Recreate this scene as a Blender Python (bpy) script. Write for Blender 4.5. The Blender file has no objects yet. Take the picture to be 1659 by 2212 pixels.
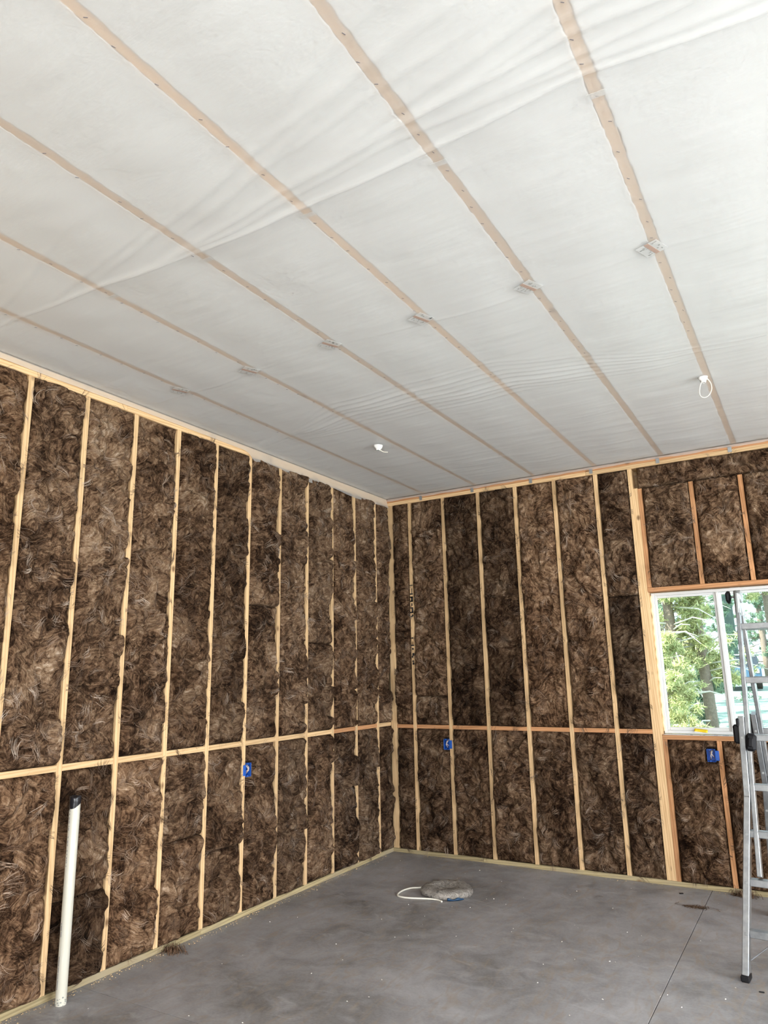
import bpy, math, random
import numpy as np
from mathutils import Matrix, Vector

random.seed(7)
rng = np.random.default_rng(11)
SC = bpy.context.scene
COL = SC.collection
PI = math.pi

# ----------------------------------------------------------------------------
# camera, world, sun, daylight, exposure
# ----------------------------------------------------------------------------
W_PX, F_PX = 1659.0, 1540.78
yaw, pitch, roll = -0.5348, 0.2242, -0.0192
CAM = Vector((3.9734, -6.7737, 1.7573))
fwd = Vector((math.sin(yaw) * math.cos(pitch), math.cos(yaw) * math.cos(pitch), math.sin(pitch)))
rgt = Vector((math.cos(yaw), -math.sin(yaw), 0))
upv = rgt.cross(fwd)
r2 = rgt * math.cos(roll) + upv * math.sin(roll)
u2 = -rgt * math.sin(roll) + upv * math.cos(roll)
cam_d = bpy.data.cameras.new('camera')
cam_d.sensor_fit = 'HORIZONTAL'
cam_d.sensor_width = 36.0
cam_d.lens = 36.0 * F_PX / W_PX
cam_d.clip_start = 0.05
cam_d.clip_end = 400
cam = bpy.data.objects.new('camera', cam_d)
COL.objects.link(cam)
cam.matrix_world = Matrix(((r2.x, u2.x, -fwd.x, CAM.x), (r2.y, u2.y, -fwd.y, CAM.y),
                           (r2.z, u2.z, -fwd.z, CAM.z), (0, 0, 0, 1)))
SC.camera = cam

wd = bpy.data.worlds.new('sky')
SC.world = wd
wd.use_nodes = True
_bg = wd.node_tree.nodes['Background']
_bg.inputs['Color'].default_value = (0.74, 0.88, 1.0, 1)
_bg.inputs['Strength'].default_value = 3.4

sun_d = bpy.data.lights.new('sun', 'SUN')
sun_d.energy = 19.0
sun_d.angle = math.radians(0.6)
sun_d.color = (1.0, 0.95, 0.86)
sun = bpy.data.objects.new('sun', sun_d)
COL.objects.link(sun)
sun.rotation_euler = (math.radians(42), 0, math.radians(-52))      # high, from behind the camera's left

# daylight in the open garage door behind the camera
def area(name, loc, rot, sx, sy, power, color):
    d = bpy.data.lights.new(name, 'AREA')
    d.shape = 'RECTANGLE'
    d.size, d.size_y, d.energy, d.color = sx, sy, power, color
    o = bpy.data.objects.new(name, d)
    COL.objects.link(o)
    o.location, o.rotation_euler = loc, rot
    return o
area('door_daylight', (6.6, -11.4, 1.6), (math.radians(83), 0, 0), 4.8, 3.1, 620, (1.0, 0.99, 0.975))
area('side_door_daylight', (9.42, -4.0, 1.55), (0, math.radians(83), 0), 3.0, 5.6, 500, (0.985, 0.99, 1.0))

SC.view_settings.view_transform = 'Standard'
SC.view_settings.look = 'None'
SC.view_settings.gamma = 1.0
SC.view_settings.use_curve_mapping = False
SC.view_settings.exposure = 0.17
cy = SC.cycles
cy.max_bounces = 7
cy.diffuse_bounces = 4
cy.glossy_bounces = 3
cy.transparent_max_bounces = 10
cy.caustics_reflective = False
cy.caustics_refractive = False
cy.sample_clamp_indirect = 6.0
cy.use_denoising = True
cy.use_adaptive_sampling = True
cy.adaptive_threshold = 0.07
cy.adaptive_min_samples = 12

# ----------------------------------------------------------------------------
# helpers
# ----------------------------------------------------------------------------
def tag(o, label=None, cat=None, group=None, kind=None):
    if label: o['label'] = label
    if cat: o['category'] = cat
    if group: o['group'] = group
    if kind: o['kind'] = kind
    return o

def empty(name, loc=(0, 0, 0), rz=0.0):
    o = bpy.data.objects.new(name, None)
    COL.objects.link(o)
    o.location = loc
    o.rotation_euler = (0, 0, rz)
    o.empty_display_size = 0.1
    return o

def link(name, me, parent=None, loc=(0, 0, 0), rot=(0, 0, 0)):
    o = bpy.data.objects.new(name, me)
    COL.objects.link(o)
    if parent: o.parent = parent
    o.location, o.rotation_euler = loc, rot
    return o

def np_mesh(name, verts, quads, mat=None, smooth=True, tris=None):
    """fast mesh from numpy arrays"""
    me = bpy.data.meshes.new(name)
    verts = np.asarray(verts, np.float32)
    nq = 0 if quads is None else len(quads)
    nt = 0 if tris is None else len(tris)
    loops = []
    if nq: loops.append(np.asarray(quads, np.int32).ravel())
    if nt: loops.append(np.asarray(tris, np.int32).ravel())
    loops = np.concatenate(loops)
    me.vertices.add(len(verts))
    me.vertices.foreach_set('co', verts.ravel())
    me.loops.add(len(loops))
    me.loops.foreach_set('vertex_index', loops)
    me.polygons.add(nq + nt)
    tot = np.concatenate([np.full(nq, 4, np.int32), np.full(nt, 3, np.int32)])
    st = np.concatenate([[0], np.cumsum(tot)[:-1]]).astype(np.int32)
    me.polygons.foreach_set('loop_start', st)
    try:
        me.polygons.foreach_set('loop_total', tot)
    except Exception:
        pass
    me.polygons.foreach_set('use_smooth', np.full(nq + nt, smooth, bool))
    me.update(calc_edges=True)
    me.validate()
    if mat: me.materials.append(mat)
    return me

class MB:
    """collects simple shapes into one mesh"""
    def __init__(s): s.v, s.f, s.sm = [], [], []
    def add(s, vs, fs, smooth=False):
        b = len(s.v)
        s.v += [tuple(p) for p in vs]
        s.f += [tuple(i + b for i in f) for f in fs]
        s.sm += [smooth] * len(fs)
    def box(s, a, b, ch=0.0, M=None):
        (x0, y0, z0), (x1, y1, z1) = a, b
        if ch <= 0:
            vs = [(x, y, z) for z in (z0, z1) for (x, y) in ((x0, y0), (x1, y0), (x1, y1), (x0, y1))]
            fs = [(3, 2, 1, 0), (4, 5, 6, 7)] + [(i, (i + 1) % 4, 4 + (i + 1) % 4, 4 + i) for i in range(4)]
        else:
            c = min(ch, (x1 - x0) * .4, (y1 - y0) * .4, (z1 - z0) * .4)
            def ring(z, d):
                X0, X1, Y0, Y1 = x0 + d, x1 - d, y0 + d, y1 - d
                e = c - d if d < c else 0.0005
                return [(X0 + e, Y0, z), (X1 - e, Y0, z), (X1, Y0 + e, z), (X1, Y1 - e, z),
                        (X1 - e, Y1, z), (X0 + e, Y1, z), (X0, Y1 - e, z), (X0, Y0 + e, z)]
            R = [ring(z0, c * .9), ring(z0 + c, 0), ring(z1 - c, 0), ring(z1, c * .9)]
            vs = sum(R, [])
            fs = [tuple(range(7, -1, -1)), tuple(range(24, 32))]
            for k in range(3):
                fs += [(k * 8 + i, k * 8 + (i + 1) % 8, k * 8 + 8 + (i + 1) % 8, k * 8 + 8 + i) for i in range(8)]
        if M: vs = [M @ Vector(p) for p in vs]
        s.add(vs, fs)
        return s
    def tube(s, pts, r, n=8, caps=True, flat=1.0, closed=False):
        pts = [Vector(p) for p in pts]
        m = len(pts)
        rs = r if isinstance(r, (list, tuple)) else [r] * m
        vs, fs = [], []
        up = Vector((0, 0, 1))
        prev = None
        for i, p in enumerate(pts):
            if closed: t = pts[(i + 1) % m] - pts[i - 1]
            else: t = pts[min(i + 1, m - 1)] - pts[max(i - 1, 0)]
            t.normalize()
            if prev is None:
                a = up if abs(t.dot(up)) < .9 else Vector((1, 0, 0))
                x = t.cross(a).normalized()
            else:
                x = (prev - t * prev.dot(t)).normalized()
            prev = x
            y = t.cross(x)
            for k in range(n):
                an = 2 * PI * k / n
                vs.append(p + x * math.cos(an) * rs[i] + y * math.sin(an) * rs[i] * flat)
        rng_ = m if closed else m - 1
        for i in range(rng_):
            j = (i + 1) % m
            for k in range(n):
                fs.append((i * n + k, i * n + (k + 1) % n, j * n + (k + 1) % n, j * n + k))
        s.add(vs, fs, True)
        if caps and not closed:
            b = len(s.v) - len(vs)
            s.f += [tuple(b + k for k in range(n - 1, -1, -1)), tuple(b + (m - 1) * n + k for k in range(n))]
            s.sm += [False, False]
        return s
    def mesh(s, name, mat):
        me = bpy.data.meshes.new(name)
        me.from_pydata(s.v, [], s.f)
        me.polygons.foreach_set('use_smooth', s.sm)
        me.materials.append(mat)
        me.update()
        return me
    def build(s, name, mat, parent=None, loc=(0, 0, 0), rot=(0, 0, 0)):
        return link(name, s.mesh(name, mat), parent, loc, rot)

# --- numpy noise -------------------------------------------------------------
def _h(ix, iy, seed):
    n = (ix.astype(np.int64) * 374761393 + iy.astype(np.int64) * 668265263 + int(seed) * 974711) & 0xffffffff
    n = ((n ^ (n >> 13)) * 1274126177) & 0xffffffff
    n = n ^ (n >> 16)
    return n / 4294967295.0
def vn(x, y, seed=0):
    x, y = np.broadcast_arrays(np.asarray(x, float), np.asarray(y, float))
    ix, iy = np.floor(x), np.floor(y)
    fx, fy = x - ix, y - iy
    fx, fy = fx * fx * (3 - 2 * fx), fy * fy * (3 - 2 * fy)
    a, b = _h(ix, iy, seed), _h(ix + 1, iy, seed)
    c, d = _h(ix, iy + 1, seed), _h(ix + 1, iy + 1, seed)
    return (a + (b - a) * fx) * (1 - fy) + (c + (d - c) * fx) * fy
def fbm(x, y, seed=0, oc=3):
    s, a, t = 0, 1.0, 0
    for o in range(oc):
        s = s + a * vn(x * 2 ** o, y * 2 ** o, seed + o * 17)
        t += a
        a *= .5
    return s / t - .5

# ----------------------------------------------------------------------------
# materials
# ----------------------------------------------------------------------------
class N:
    def __init__(s, name):
        s.m = bpy.data.materials.new(name)
        s.m.use_nodes = True
        s.t = s.m.node_tree
        s.b = s.t.nodes['Principled BSDF']
        s.out = s.t.nodes['Material Output']
    def n(s, typ, **kw):
        nd = s.t.nodes.new(typ)
        for k, v in kw.items():
            if k.startswith('i_'):
                nd.inputs[k[2:].replace('_', ' ')].default_value = v
            else: setattr(nd, k, v)
        return nd
    def l(s, a, b): s.t.links.new(a, b)
    def math(s, op, a, b=None, c=None, clamp=False):
        nd = s.n('ShaderNodeMath', operation=op, use_clamp=clamp)
        for i, v in enumerate((a, b, c)):
            if v is None: continue
            if isinstance(v, (int, float)): nd.inputs[i].default_value = v
            else: s.l(v, nd.inputs[i])
        return nd.outputs[0]
    def vmath(s, op, a, b=None):
        nd = s.n('ShaderNodeVectorMath', operation=op)
        for i, v in enumerate((a, b)):
            if v is None: continue
            if isinstance(v, (tuple, list)): nd.inputs[i].default_value = v
            elif isinstance(v, (int, float)): nd.inputs['Scale'].default_value = v
            else: s.l(v, nd.inputs[i])
        return nd.outputs[0]
    def ramp(s, fac, stops, interp='LINEAR'):
        nd = s.n('ShaderNodeValToRGB')
        cr = nd.color_ramp
        cr.interpolation = interp
        while len(cr.elements) > 1: cr.elements.remove(cr.elements[-1])
        for i, (p, c) in enumerate(stops):
            e = cr.elements[0] if i == 0 else cr.elements.new(p)
            e.position = p
            e.color = (c[0], c[1], c[2], 1) if len(c) == 3 else c
        s.l(fac, nd.inputs[0])
        return nd.outputs[0]
    def mix(s, fac, a, b, typ='MIX'):
        nd = s.n('ShaderNodeMix', data_type='RGBA', blend_type=typ)
        for sock, v in ((nd.inputs[0], fac), (nd.inputs[6], a), (nd.inputs[7], b)):
            if isinstance(v, (int, float)): sock.default_value = v
            elif isinstance(v, (tuple, list)): sock.default_value = (v[0], v[1], v[2], 1)
            else: s.l(v, sock)
        return nd.outputs[2]
    def noise(s, vec, scale, detail=3, rough=.55, dist=0.0):
        nd = s.n('ShaderNodeTexNoise')
        nd.inputs['Scale'].default_value = scale
        nd.inputs['Detail'].default_value = detail
        nd.inputs['Roughness'].default_value = rough
        nd.inputs['Distortion'].default_value = dist
        if vec is not None: s.l(vec, nd.inputs['Vector'])
        return nd.outputs['Fac']
    def objco(s, spread=37.0):
        tc = s.n('ShaderNodeTexCoord').outputs['Object']
        if not spread: return tc
        oi = s.n('ShaderNodeObjectInfo').outputs['Random']
        cx = s.n('ShaderNodeCombineXYZ')
        s.l(s.math('MULTIPLY', oi, spread), cx.inputs[0])
        s.l(s.math('MULTIPLY', oi, spread * 2.3), cx.inputs[1])
        s.l(s.math('MULTIPLY', oi, spread * 1.7), cx.inputs[2])
        return s.vmath('ADD', tc, cx.outputs[0])
    def bump(s, h, strength=.5, dist=.01, normal=None):
        nd = s.n('ShaderNodeBump')
        nd.inputs['Strength'].default_value = strength
        nd.inputs['Distance'].default_value = dist
        s.l(h, nd.inputs['Height'])
        if normal is not None: s.l(normal, nd.inputs['Normal'])
        s.l(nd.outputs[0], s.b.inputs['Normal'])
        return nd.outputs[0]
    def col(s, c):
        if isinstance(c, (tuple, list)): s.b.inputs['Base Color'].default_value = (c[0], c[1], c[2], 1)
        else: s.l(c, s.b.inputs['Base Color'])
    def set(s, rough=.5, metal=0.0, spec=None):
        s.b.inputs['Roughness'].default_value = rough
        s.b.inputs['Metallic'].default_value = metal
        if spec is not None: s.b.inputs['Specular IOR Level'].default_value = spec
        return s

def plain(name, c, rough=.5, metal=0.0, var=.12, scale=30, spec=None, bump=0.0):
    k = N(name).set(rough, metal, spec)
    co = k.objco()
    f = k.noise(co, scale, 3)
    k.col(k.mix(f, [x * (1 - var) for x in c], [min(1, x * (1 + var)) for x in c]))
    if bump: k.bump(f, .5, bump)
    return k.m

def wood(name, light, dark, knot=(.16, .08, .035), gr=1.0, rough=.75, stain=None):
    k = N(name).set(rough, 0, .25)
    co = k.objco()
    oi = k.n('ShaderNodeObjectInfo').outputs['Random']
    sc = k.vmath('MULTIPLY', co, (1.0, 1.0, .045))
    g1 = k.noise(sc, 70 * gr, 4, .6, .6)
    rings = k.n('ShaderNodeTexWave', wave_type='BANDS', bands_direction='DIAGONAL')
    rings.inputs['Scale'].default_value = 28 * gr
    rings.inputs['Distortion'].default_value = 5
    rings.inputs['Detail'].default_value = 2
    rings.inputs['Detail Scale'].default_value = .6
    k.l(sc, rings.inputs['Vector'])
    g = k.math('ADD', k.math('MULTIPLY', g1, .65), k.math('MULTIPLY', rings.outputs['Fac'], .38))
    c = k.ramp(g, [(.22, dark), (.62, light)])
    # tone of each board
    tone = k.math('MULTIPLY_ADD', oi, .26, .86)
    hsv = k.n('ShaderNodeHueSaturation')
    k.l(tone, hsv.inputs['Value'])
    k.l(c, hsv.inputs['Color'])
    c = hsv.outputs[0]
    # knots
    vo = k.n('ShaderNodeTexVoronoi', feature='F1')
    vo.inputs['Scale'].default_value = 6.5
    k.l(k.vmath('MULTIPLY', co, (1, 1, .62)), vo.inputs['Vector'])
    kn = k.ramp(vo.outputs['Distance'], [(.05, (1, 1, 1)), (.13, (0, 0, 0))])
    c = k.mix(k.math('MULTIPLY', kn, .85), c, knot)
    if stain:
        st = k.noise(k.vmath('MULTIPLY', co, (1, 1, .25)), 9, 4)
        c = k.mix(k.ramp(st, [(.48, (0, 0, 0)), (.66, (1, 1, 1))]), c, stain)
    k.col(c)
    k.bump(g1, .25, .002)
    return k.m

M_PINE = wood('pine_board', (.72, .50, .28), (.56, .355, .175))
M_FIR = wood('fir_board', (.58, .30, .145), (.43, .20, .085))
M_TREAT = wood('treated_board', (.42, .34, .19), (.27, .215, .115), stain=(.35, .29, .19))
M_JOIST = wood('joist_board', (.78, .57, .40), (.66, .46, .30))
M_OSB = plain('sheathing_board', (.42, .30, .17), .85, var=.35, scale=60)

def m_wool():
    """brown glass-wool: tufts of combed fibres lying in changing directions"""
    k = N('brown_glass_wool').set(.95, 0, .08)
    co = k.objco(53.0)
    wv = k.n('ShaderNodeTexNoise')
    wv.inputs['Scale'].default_value = 7.0
    wv.inputs['Detail'].default_value = 2
    k.l(co, wv.inputs['Vector'])
    warp = k.vmath('SCALE', k.vmath('SUBTRACT', wv.outputs['Color'], (.5, .5, .5)), .09)
    cw = k.vmath('ADD', co, warp)
    def tufts(scale, across, along, seedoff):
        p = k.vmath('ADD', cw, (seedoff, 0, seedoff * .7))
        vo = k.n('ShaderNodeTexVoronoi', feature='F1')
        vo.inputs['Scale'].default_value = scale
        k.l(p, vo.inputs['Vector'])
        loc = k.vmath('SUBTRACT', p, vo.outputs['Position'])
        sp = k.n('ShaderNodeSeparateColor')
        k.l(vo.outputs['Color'], sp.inputs[0])
        # curl grows with the distance from the tuft's middle
        ang = k.math('ADD', k.math('MULTIPLY', sp.outputs[0], 6.283),
                     k.math('MULTIPLY', vo.outputs['Distance'], k.math('MULTIPLY_ADD', sp.outputs[1], 4.0, -2.0)))
        ro = k.n('ShaderNodeVectorRotate', rotation_type='Y_AXIS')
        k.l(loc, ro.inputs['Vector'])
        k.l(ang, ro.inputs['Angle'])
        st = k.vmath('MULTIPLY', ro.outputs[0], (across, along, along))
        st = k.vmath('ADD', st, k.vmath('SCALE', vo.outputs['Color'], 40.0))
        f = k.noise(st, 1.0, 3, .62, 0.0)
        return f, sp.outputs[2], vo.outputs['Distance']
    f1, r1, d1 = tufts(5.0, 80, 8.0, 0.0)
    f2, r2, d2 = tufts(9.0, 190, 9, 3.7)
    iso = k.noise(cw, 24, 3, .68)
    fib = k.math('ADD', k.math('MULTIPLY', f1, .50), k.math('ADD', k.math('MULTIPLY_ADD', f2, .42, -.26), k.math('MULTIPLY', iso, .60)))
    tone = k.math('ADD', k.math('MULTIPLY_ADD', r1, .13, -.01), k.math('MULTIPLY_ADD', r2, .11, -.005))
    big = k.noise(co, 2.6, 2)
    val = k.math('ADD', fib, k.math('ADD', tone, k.math('MULTIPLY_ADD', big, .40, -.31)))
    c = k.ramp(val, [(.27, (.011, .0055, .003)), (.41, (.052, .028, .0155)), (.53, (.145, .085, .049)),
                     (.66, (.255, .168, .105)), (.84, (.50, .385, .285))])
    oc = k.n('ShaderNodeObjectInfo').outputs['Color']
    c = k.mix(1.0, c, oc, 'MULTIPLY')
    k.col(c)
    k.bump(k.math('ADD', k.math('MULTIPLY', f1, .55), k.math('MULTIPLY', iso, .6)), .9, .030)
    return k.m
M_WOOL = m_wool()

def m_strand():
    k = N('wool_fibre').set(.9, 0, .1)
    at = k.n('ShaderNodeAttribute', attribute_name='tone')
    c = k.ramp(at.outputs['Fac'], [(0, (.05, .028, .017)), (.55, (.20, .132, .09)), (1, (.50, .40, .32))])
    oc = k.n('ShaderNodeObjectInfo').outputs['Color']
    k.col(k.mix(1.0, c, oc, 'MULTIPLY'))
    return k.m
M_STRAND = m_strand()

def m_white_wool():
    k = N('white_glass_wool').set(.95, 0, .1)
    co = k.objco(19)
    f = k.noise(co, 55, 5, .65, .4)
    g = k.noise(co, 3.0, 3)
    k.col(k.mix(k.math('MULTIPLY_ADD', g, .5, k.math('MULTIPLY', f, .5)), (.83, .84, .84), (.94, .95, .955)))
    k.bump(f, .6, .012)
    return k.m
M_WWOOL = m_white_wool()

def m_poly():
    """clear-milky polythene vapour barrier"""
    k = N('milky_polythene').set(.34, 0, .5)
    co = k.objco(0)
    f = k.noise(k.vmath('MULTIPLY', co, (1.0, 3.2, 1.0)), 11, 4, .6)
    k.col((.89, .90, .90))
    k.bump(f, .22, .010)
    tr = k.n('ShaderNodeBsdfTransparent')
    tr.inputs[0].default_value = (.97, .975, .98, 1)
    tl = k.n('ShaderNodeBsdfTranslucent')
    tl.inputs[0].default_value = (.90, .91, .915, 1)
    m1 = k.n('ShaderNodeMixShader')
    m1.inputs[0].default_value = .45
    k.l(k.b.outputs[0], m1.inputs[1]); k.l(tl.outputs[0], m1.inputs[2])
    m2 = k.n('ShaderNodeMixShader')
    m2.inputs[0].default_value = .54
    k.l(tr.outputs[0], m2.inputs[1]); k.l(m1.outputs[0], m2.inputs[2])
    k.l(m2.outputs[0], k.out.inputs['Surface'])
    return k.m
M_POLY = m_poly()
M_TAGP = m_poly()
M_TAGP.name = 'thin_tag_paper'
for _n in M_TAGP.node_tree.nodes:
    if _n.type == 'MIX_SHADER' and abs(_n.inputs[0].default_value - .54) < .01: _n.inputs[0].default_value = .88

def m_concrete():
    k = N('trowelled_concrete').set(.55, 0, .4)
    co = k.objco(0)
    st = k.vmath('MULTIPLY', co, (1.0, 1.0, 1.0))
    n1 = k.noise(st, .9, 5, .62, .8)
    n2 = k.noise(st, 4.5, 5, .65, 1.2)
    n3 = k.noise(st, 60, 4, .6)
    sw = k.noise(k.vmath('MULTIPLY', co, (3.2, 1.0, 1)), 3.2, 4, .6, 2.5)
    v = k.math('ADD', k.math('MULTIPLY', n1, .55), k.math('ADD', k.math('MULTIPLY', n2, .33), k.math('MULTIPLY', n3, .12)))
    c = k.ramp(v, [(.38, (.175, .165, .163)), (.50, (.295, .287, .295)), (.62, (.40, .392, .405))])
    warm = k.ramp(sw, [(.50, (0, 0, 0)), (.70, (1, 1, 1))])
    c = k.mix(k.math('MULTIPLY', warm, .55), c, (.33, .265, .20))
    sm = k.ramp(k.noise(k.vmath('MULTIPLY', co, (1.0, 2.2, 1)), 2.2, 5, .7, 1.8), [(.56, (0, 0, 0)), (.72, (1, 1, 1))])
    c = k.mix(k.math('MULTIPLY', sm, .35), c, (.52, .515, .53))
    k.col(c)
    r = k.math('MULTIPLY_ADD', n2, .35, .34)
    k.l(r, k.b.inputs['Roughness'])
    k.bump(k.math('ADD', k.math('MULTIPLY', n2, .6), k.math('MULTIPLY', n3, .4)), .25, .003)
    return k.m
M_CONC = m_concrete()
M_JOINT = plain('joint_dust', (.16, .155, .15), .9, var=.3, scale=40)

M_VINYL = plain('white_vinyl', (.66, .67, .67), .35, var=.03)
M_PVC = plain('white_pipe_plastic', (.60, .58, .50), .35, var=.04, scale=14)
M_BLACK = plain('black_tape', (.012, .012, .016), .28, var=.3, bump=.004)
M_BKPL = plain('black_plastic', (.008, .008, .010), .55, var=.2, spec=.25)
M_INK = plain('black_ink', (.015, .014, .016), .7)
M_INKG = plain('grey_ink', (.16, .16, .19), .7)
M_BLUE = plain('blue_box_plastic', (.016, .10, .46), .38, var=.12)
M_COPPER = plain('cable_sheath', (.66, .52, .44), .5)
M_CABLE = plain('white_cable', (.82, .79, .70), .42, var=.04)
M_ALU = N('brushed_aluminium').set(.42, .85)
_c = M_ALU.objco()
_f = M_ALU.noise(M_ALU.vmath('MULTIPLY', _c, (1, 1, .08)), 90, 4)
_d = M_ALU.noise(_c, 12, 5, .65)
M_ALU.col(M_ALU.mix(M_ALU.ramp(_d, [(.35, (0, 0, 0)), (.7, (1, 1, 1))]), (.26, .275, .29), (.42, .435, .45)))
M_ALU.l(M_ALU.math('MULTIPLY_ADD', _f, .3, .28), M_ALU.b.inputs['Roughness'])
M_ALU = M_ALU.m
M_STEEL = plain('galvanised_steel', (.42, .44, .45), .4, .8, var=.3, scale=80)
M_PAPER = plain('printed_paper', (.84, .84, .82), .7, var=.04)
M_BROWNBAND = plain('brown_print', (.50, .36, .30), .7)
M_GREYMARK = plain('grey_print', (.42, .43, .42), .7)
M_YELLOW = plain('yellow_sticker', (.85, .62, .02), .45, var=.08)
M_PURPLE = plain('flashing_print', (.22, .20, .36), .5)
M_FLASH = plain('white_flashing', (.80, .81, .84), .4, var=.05)
M_FOAM = plain('sealant_foam', (.80, .66, .42), .8, var=.15, scale=40, bump=.01)
M_CRUMB = plain('sawdust', (.66, .47, .25), .9, var=.35, scale=90)
M_WHITECRUMB = plain('white_fleck', (.85, .82, .76), .9)
M_WRAP = None

def m_wrap():
    k = N('dusty_shrink_wrap').set(.30, 0, .5)
    co = k.objco(0)
    f = k.noise(co, 16, 5, .6, 1.5)
    cr = k.noise(k.vmath('MULTIPLY', co, (1, 2.6, 1)), 34, 4, .7, 1.2)
    c0 = k.mix(k.ramp(cr, [(.36, (0, 0, 0)), (.64, (1, 1, 1))]), (.22, .195, .175), (.60, .55, .50))
    k.col(k.mix(k.ramp(f, [(.60, (0, 0, 0)), (.68, (1, 1, 1))]), c0, (.10, .10, .11)))
    k.bump(cr, 1.0, .016)
    tr = k.n('ShaderNodeBsdfTransparent')
    m2 = k.n('ShaderNodeMixShader')
    m2.inputs[0].default_value = .80
    k.l(tr.outputs[0], m2.inputs[1]); k.l(k.b.outputs[0], m2.inputs[2])
    k.l(m2.outputs[0], k.out.inputs['Surface'])
    return k.m
M_WRAP = m_wrap()

def m_glass():
    k = N('window_glass')
    tr = k.n('ShaderNodeBsdfTransparent')
    tr.inputs[0].default_value = (.93, .97, .96, 1)
    gl = k.n('ShaderNodeBsdfGlossy')
    gl.inputs['Roughness'].default_value = .02
    fr = k.n('ShaderNodeFresnel')
    fr.inputs[0].default_value = 1.45
    mx = k.n('ShaderNodeMixShader')
    k.l(fr.outputs[0], mx.inputs[0]); k.l(tr.outputs[0], mx.inputs[1]); k.l(gl.outputs[0], mx.inputs[2])
    k.l(mx.outputs[0], k.out.inputs['Surface'])
    return k.m
M_GLASS = m_glass()

def m_leaf(name, a, b):
    k = N(name).set(.6, 0, .2)
    at = k.n('ShaderNodeAttribute', attribute_name='tone')
    c = k.mix(at.outputs['Fac'], a, b)
    k.col(c)
    tl = k.n('ShaderNodeBsdfTranslucent')
    k.l(c, tl.inputs[0])
    mx = k.n('ShaderNodeMixShader')
    mx.inputs[0].default_value = .4
    k.l(k.b.outputs[0], mx.inputs[1]); k.l(tl.outputs[0], mx.inputs[2])
    k.l(mx.outputs[0], k.out.inputs['Surface'])
    return k.m
M_LEAF = m_leaf('pine_needles', (.22, .28, .12), (.72, .70, .38))
M_LEAF2 = m_leaf('bluish_needles', (.10, .18, .14), (.34, .46, .32))
M_BARK = plain('pine_bark', (.20, .155, .125), .9, var=.5, scale=18, bump=.03)
M_TWIG = plain('bare_twig', (.62, .58, .53), .85, var=.3)
M_GRASS = plain('pale_lawn', (.20, .29, .25), .9, var=.3, scale=3)
M_CARPAINT = plain('blue_car_paint', (.05, .11, .18), .25, .2, var=.05)
M_CARGLASS = plain('dark_car_glass', (.02, .03, .04), .08, var=.1)
M_TYRE = plain('tyre_rubber', (.02, .02, .02), .8)
M_CARLAMP = plain('lamp_lens', (.55, .50, .45), .25)
M_WHITEROOF = plain('white_roof_paint', (.85, .85, .86), .4)

# ----------------------------------------------------------------------------
# the shell
# ----------------------------------------------------------------------------
H = 3.6096            # underside of the top plates
S = 0.4064
OL, OR_, SR = 0.2633, 0.2842, 0.4107
ZL, ZR = 1.2502, 1.2285   # blocking centre heights
ROOM_X, ROOM_Y = 9.5, -11.5
_boards = {}
def board(parent, name, a, b, mat, axis, ch=.0022):
    d = [b[i] - a[i] for i in range(3)]
    c = [(a[i] + b[i]) / 2 for i in range(3)]
    if axis == 'z': loc_d, rot = (d[0], d[1], d[2]), (0, 0, 0)
    elif axis == 'x': loc_d, rot = (d[2], d[1], d[0]), (0, PI / 2, 0)
    else: loc_d, rot = (d[0], d[2], d[1]), (-PI / 2, 0, 0)
    key = tuple(round(q, 4) for q in loc_d) + (mat.name,)
    if key not in _boards:
        x, y, z = [q / 2 for q in loc_d]
        _boards[key] = MB().box((-x, -y, -z), (x, y, z), ch).mesh(name, mat)
    return link(name, _boards[key], parent, c, rot)

# floor: slab panels parted by saw cuts
floor = MB().box((-.16, ROOM_Y - .2, -.20), (ROOM_X + .2, .16, -.022)).build('floor', M_JOINT)
tag(floor, 'grey trowelled concrete floor slab with saw cuts', kind='structure')
CX, CY, G = 2.985, -3.663, .0022
for (x0, x1) in ((-.15, CX - G), (CX + G, ROOM_X + .15)):
    for (y0, y1) in ((ROOM_Y - .15, CY - G), (CY + G, .15)):
        MB().box((x0, y0, -.0215), (x1, y1, 0), .0012).build('slab_panel', M_CONC, floor)

# left wall
wl = MB().box((-.152, ROOM_Y, 0), (-.1405, .152, 3.95)).build('wall_left', M_OSB)
tag(wl, 'left wall of bare pine studs', kind='structure')
for (y0, y1) in ((ROOM_Y, -2.7015), (-2.7, -.0005)):
    board(wl, 'bottom_plate', (-.14, y0, 0.0005), (0, y1, .038), M_TREAT, 'y')
for (y0, y1) in ((ROOM_Y, -3.6), (-3.599, -.0005)):
    board(wl, 'top_plate', (-.14, y0, H), (0, y1, H + .038), M_PINE, 'y')
board(wl, 'top_plate', (-.14, ROOM_Y, H + .0385), (.0, -.0005, H + .0765), M_PINE, 'y')
NL = 13
studs_l = [-(OL + i * S) for i in range(NL)]
for y in studs_l:
    board(wl, 'stud', (-.14, y - .019, .0385), (0, y + .019, H - .0005), M_PINE, 'z')
board(wl, 'stud', (-.14, -.0385, .0385), (-.071, -.0005, H - .0005), M_PINE, 'z')
edges_l = [-.0015] + studs_l
for i in range(NL):
    hi = edges_l[i] - (.019 if i else 0)
    lo = edges_l[i + 1] + .019
    m = M_FIR if i in (1, 2) else M_PINE
    board(wl, 'blocking', (-.0890, lo + .0005, ZL - .019), (-.0005, hi - .0005, ZL + .019), m, 'y')

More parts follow.
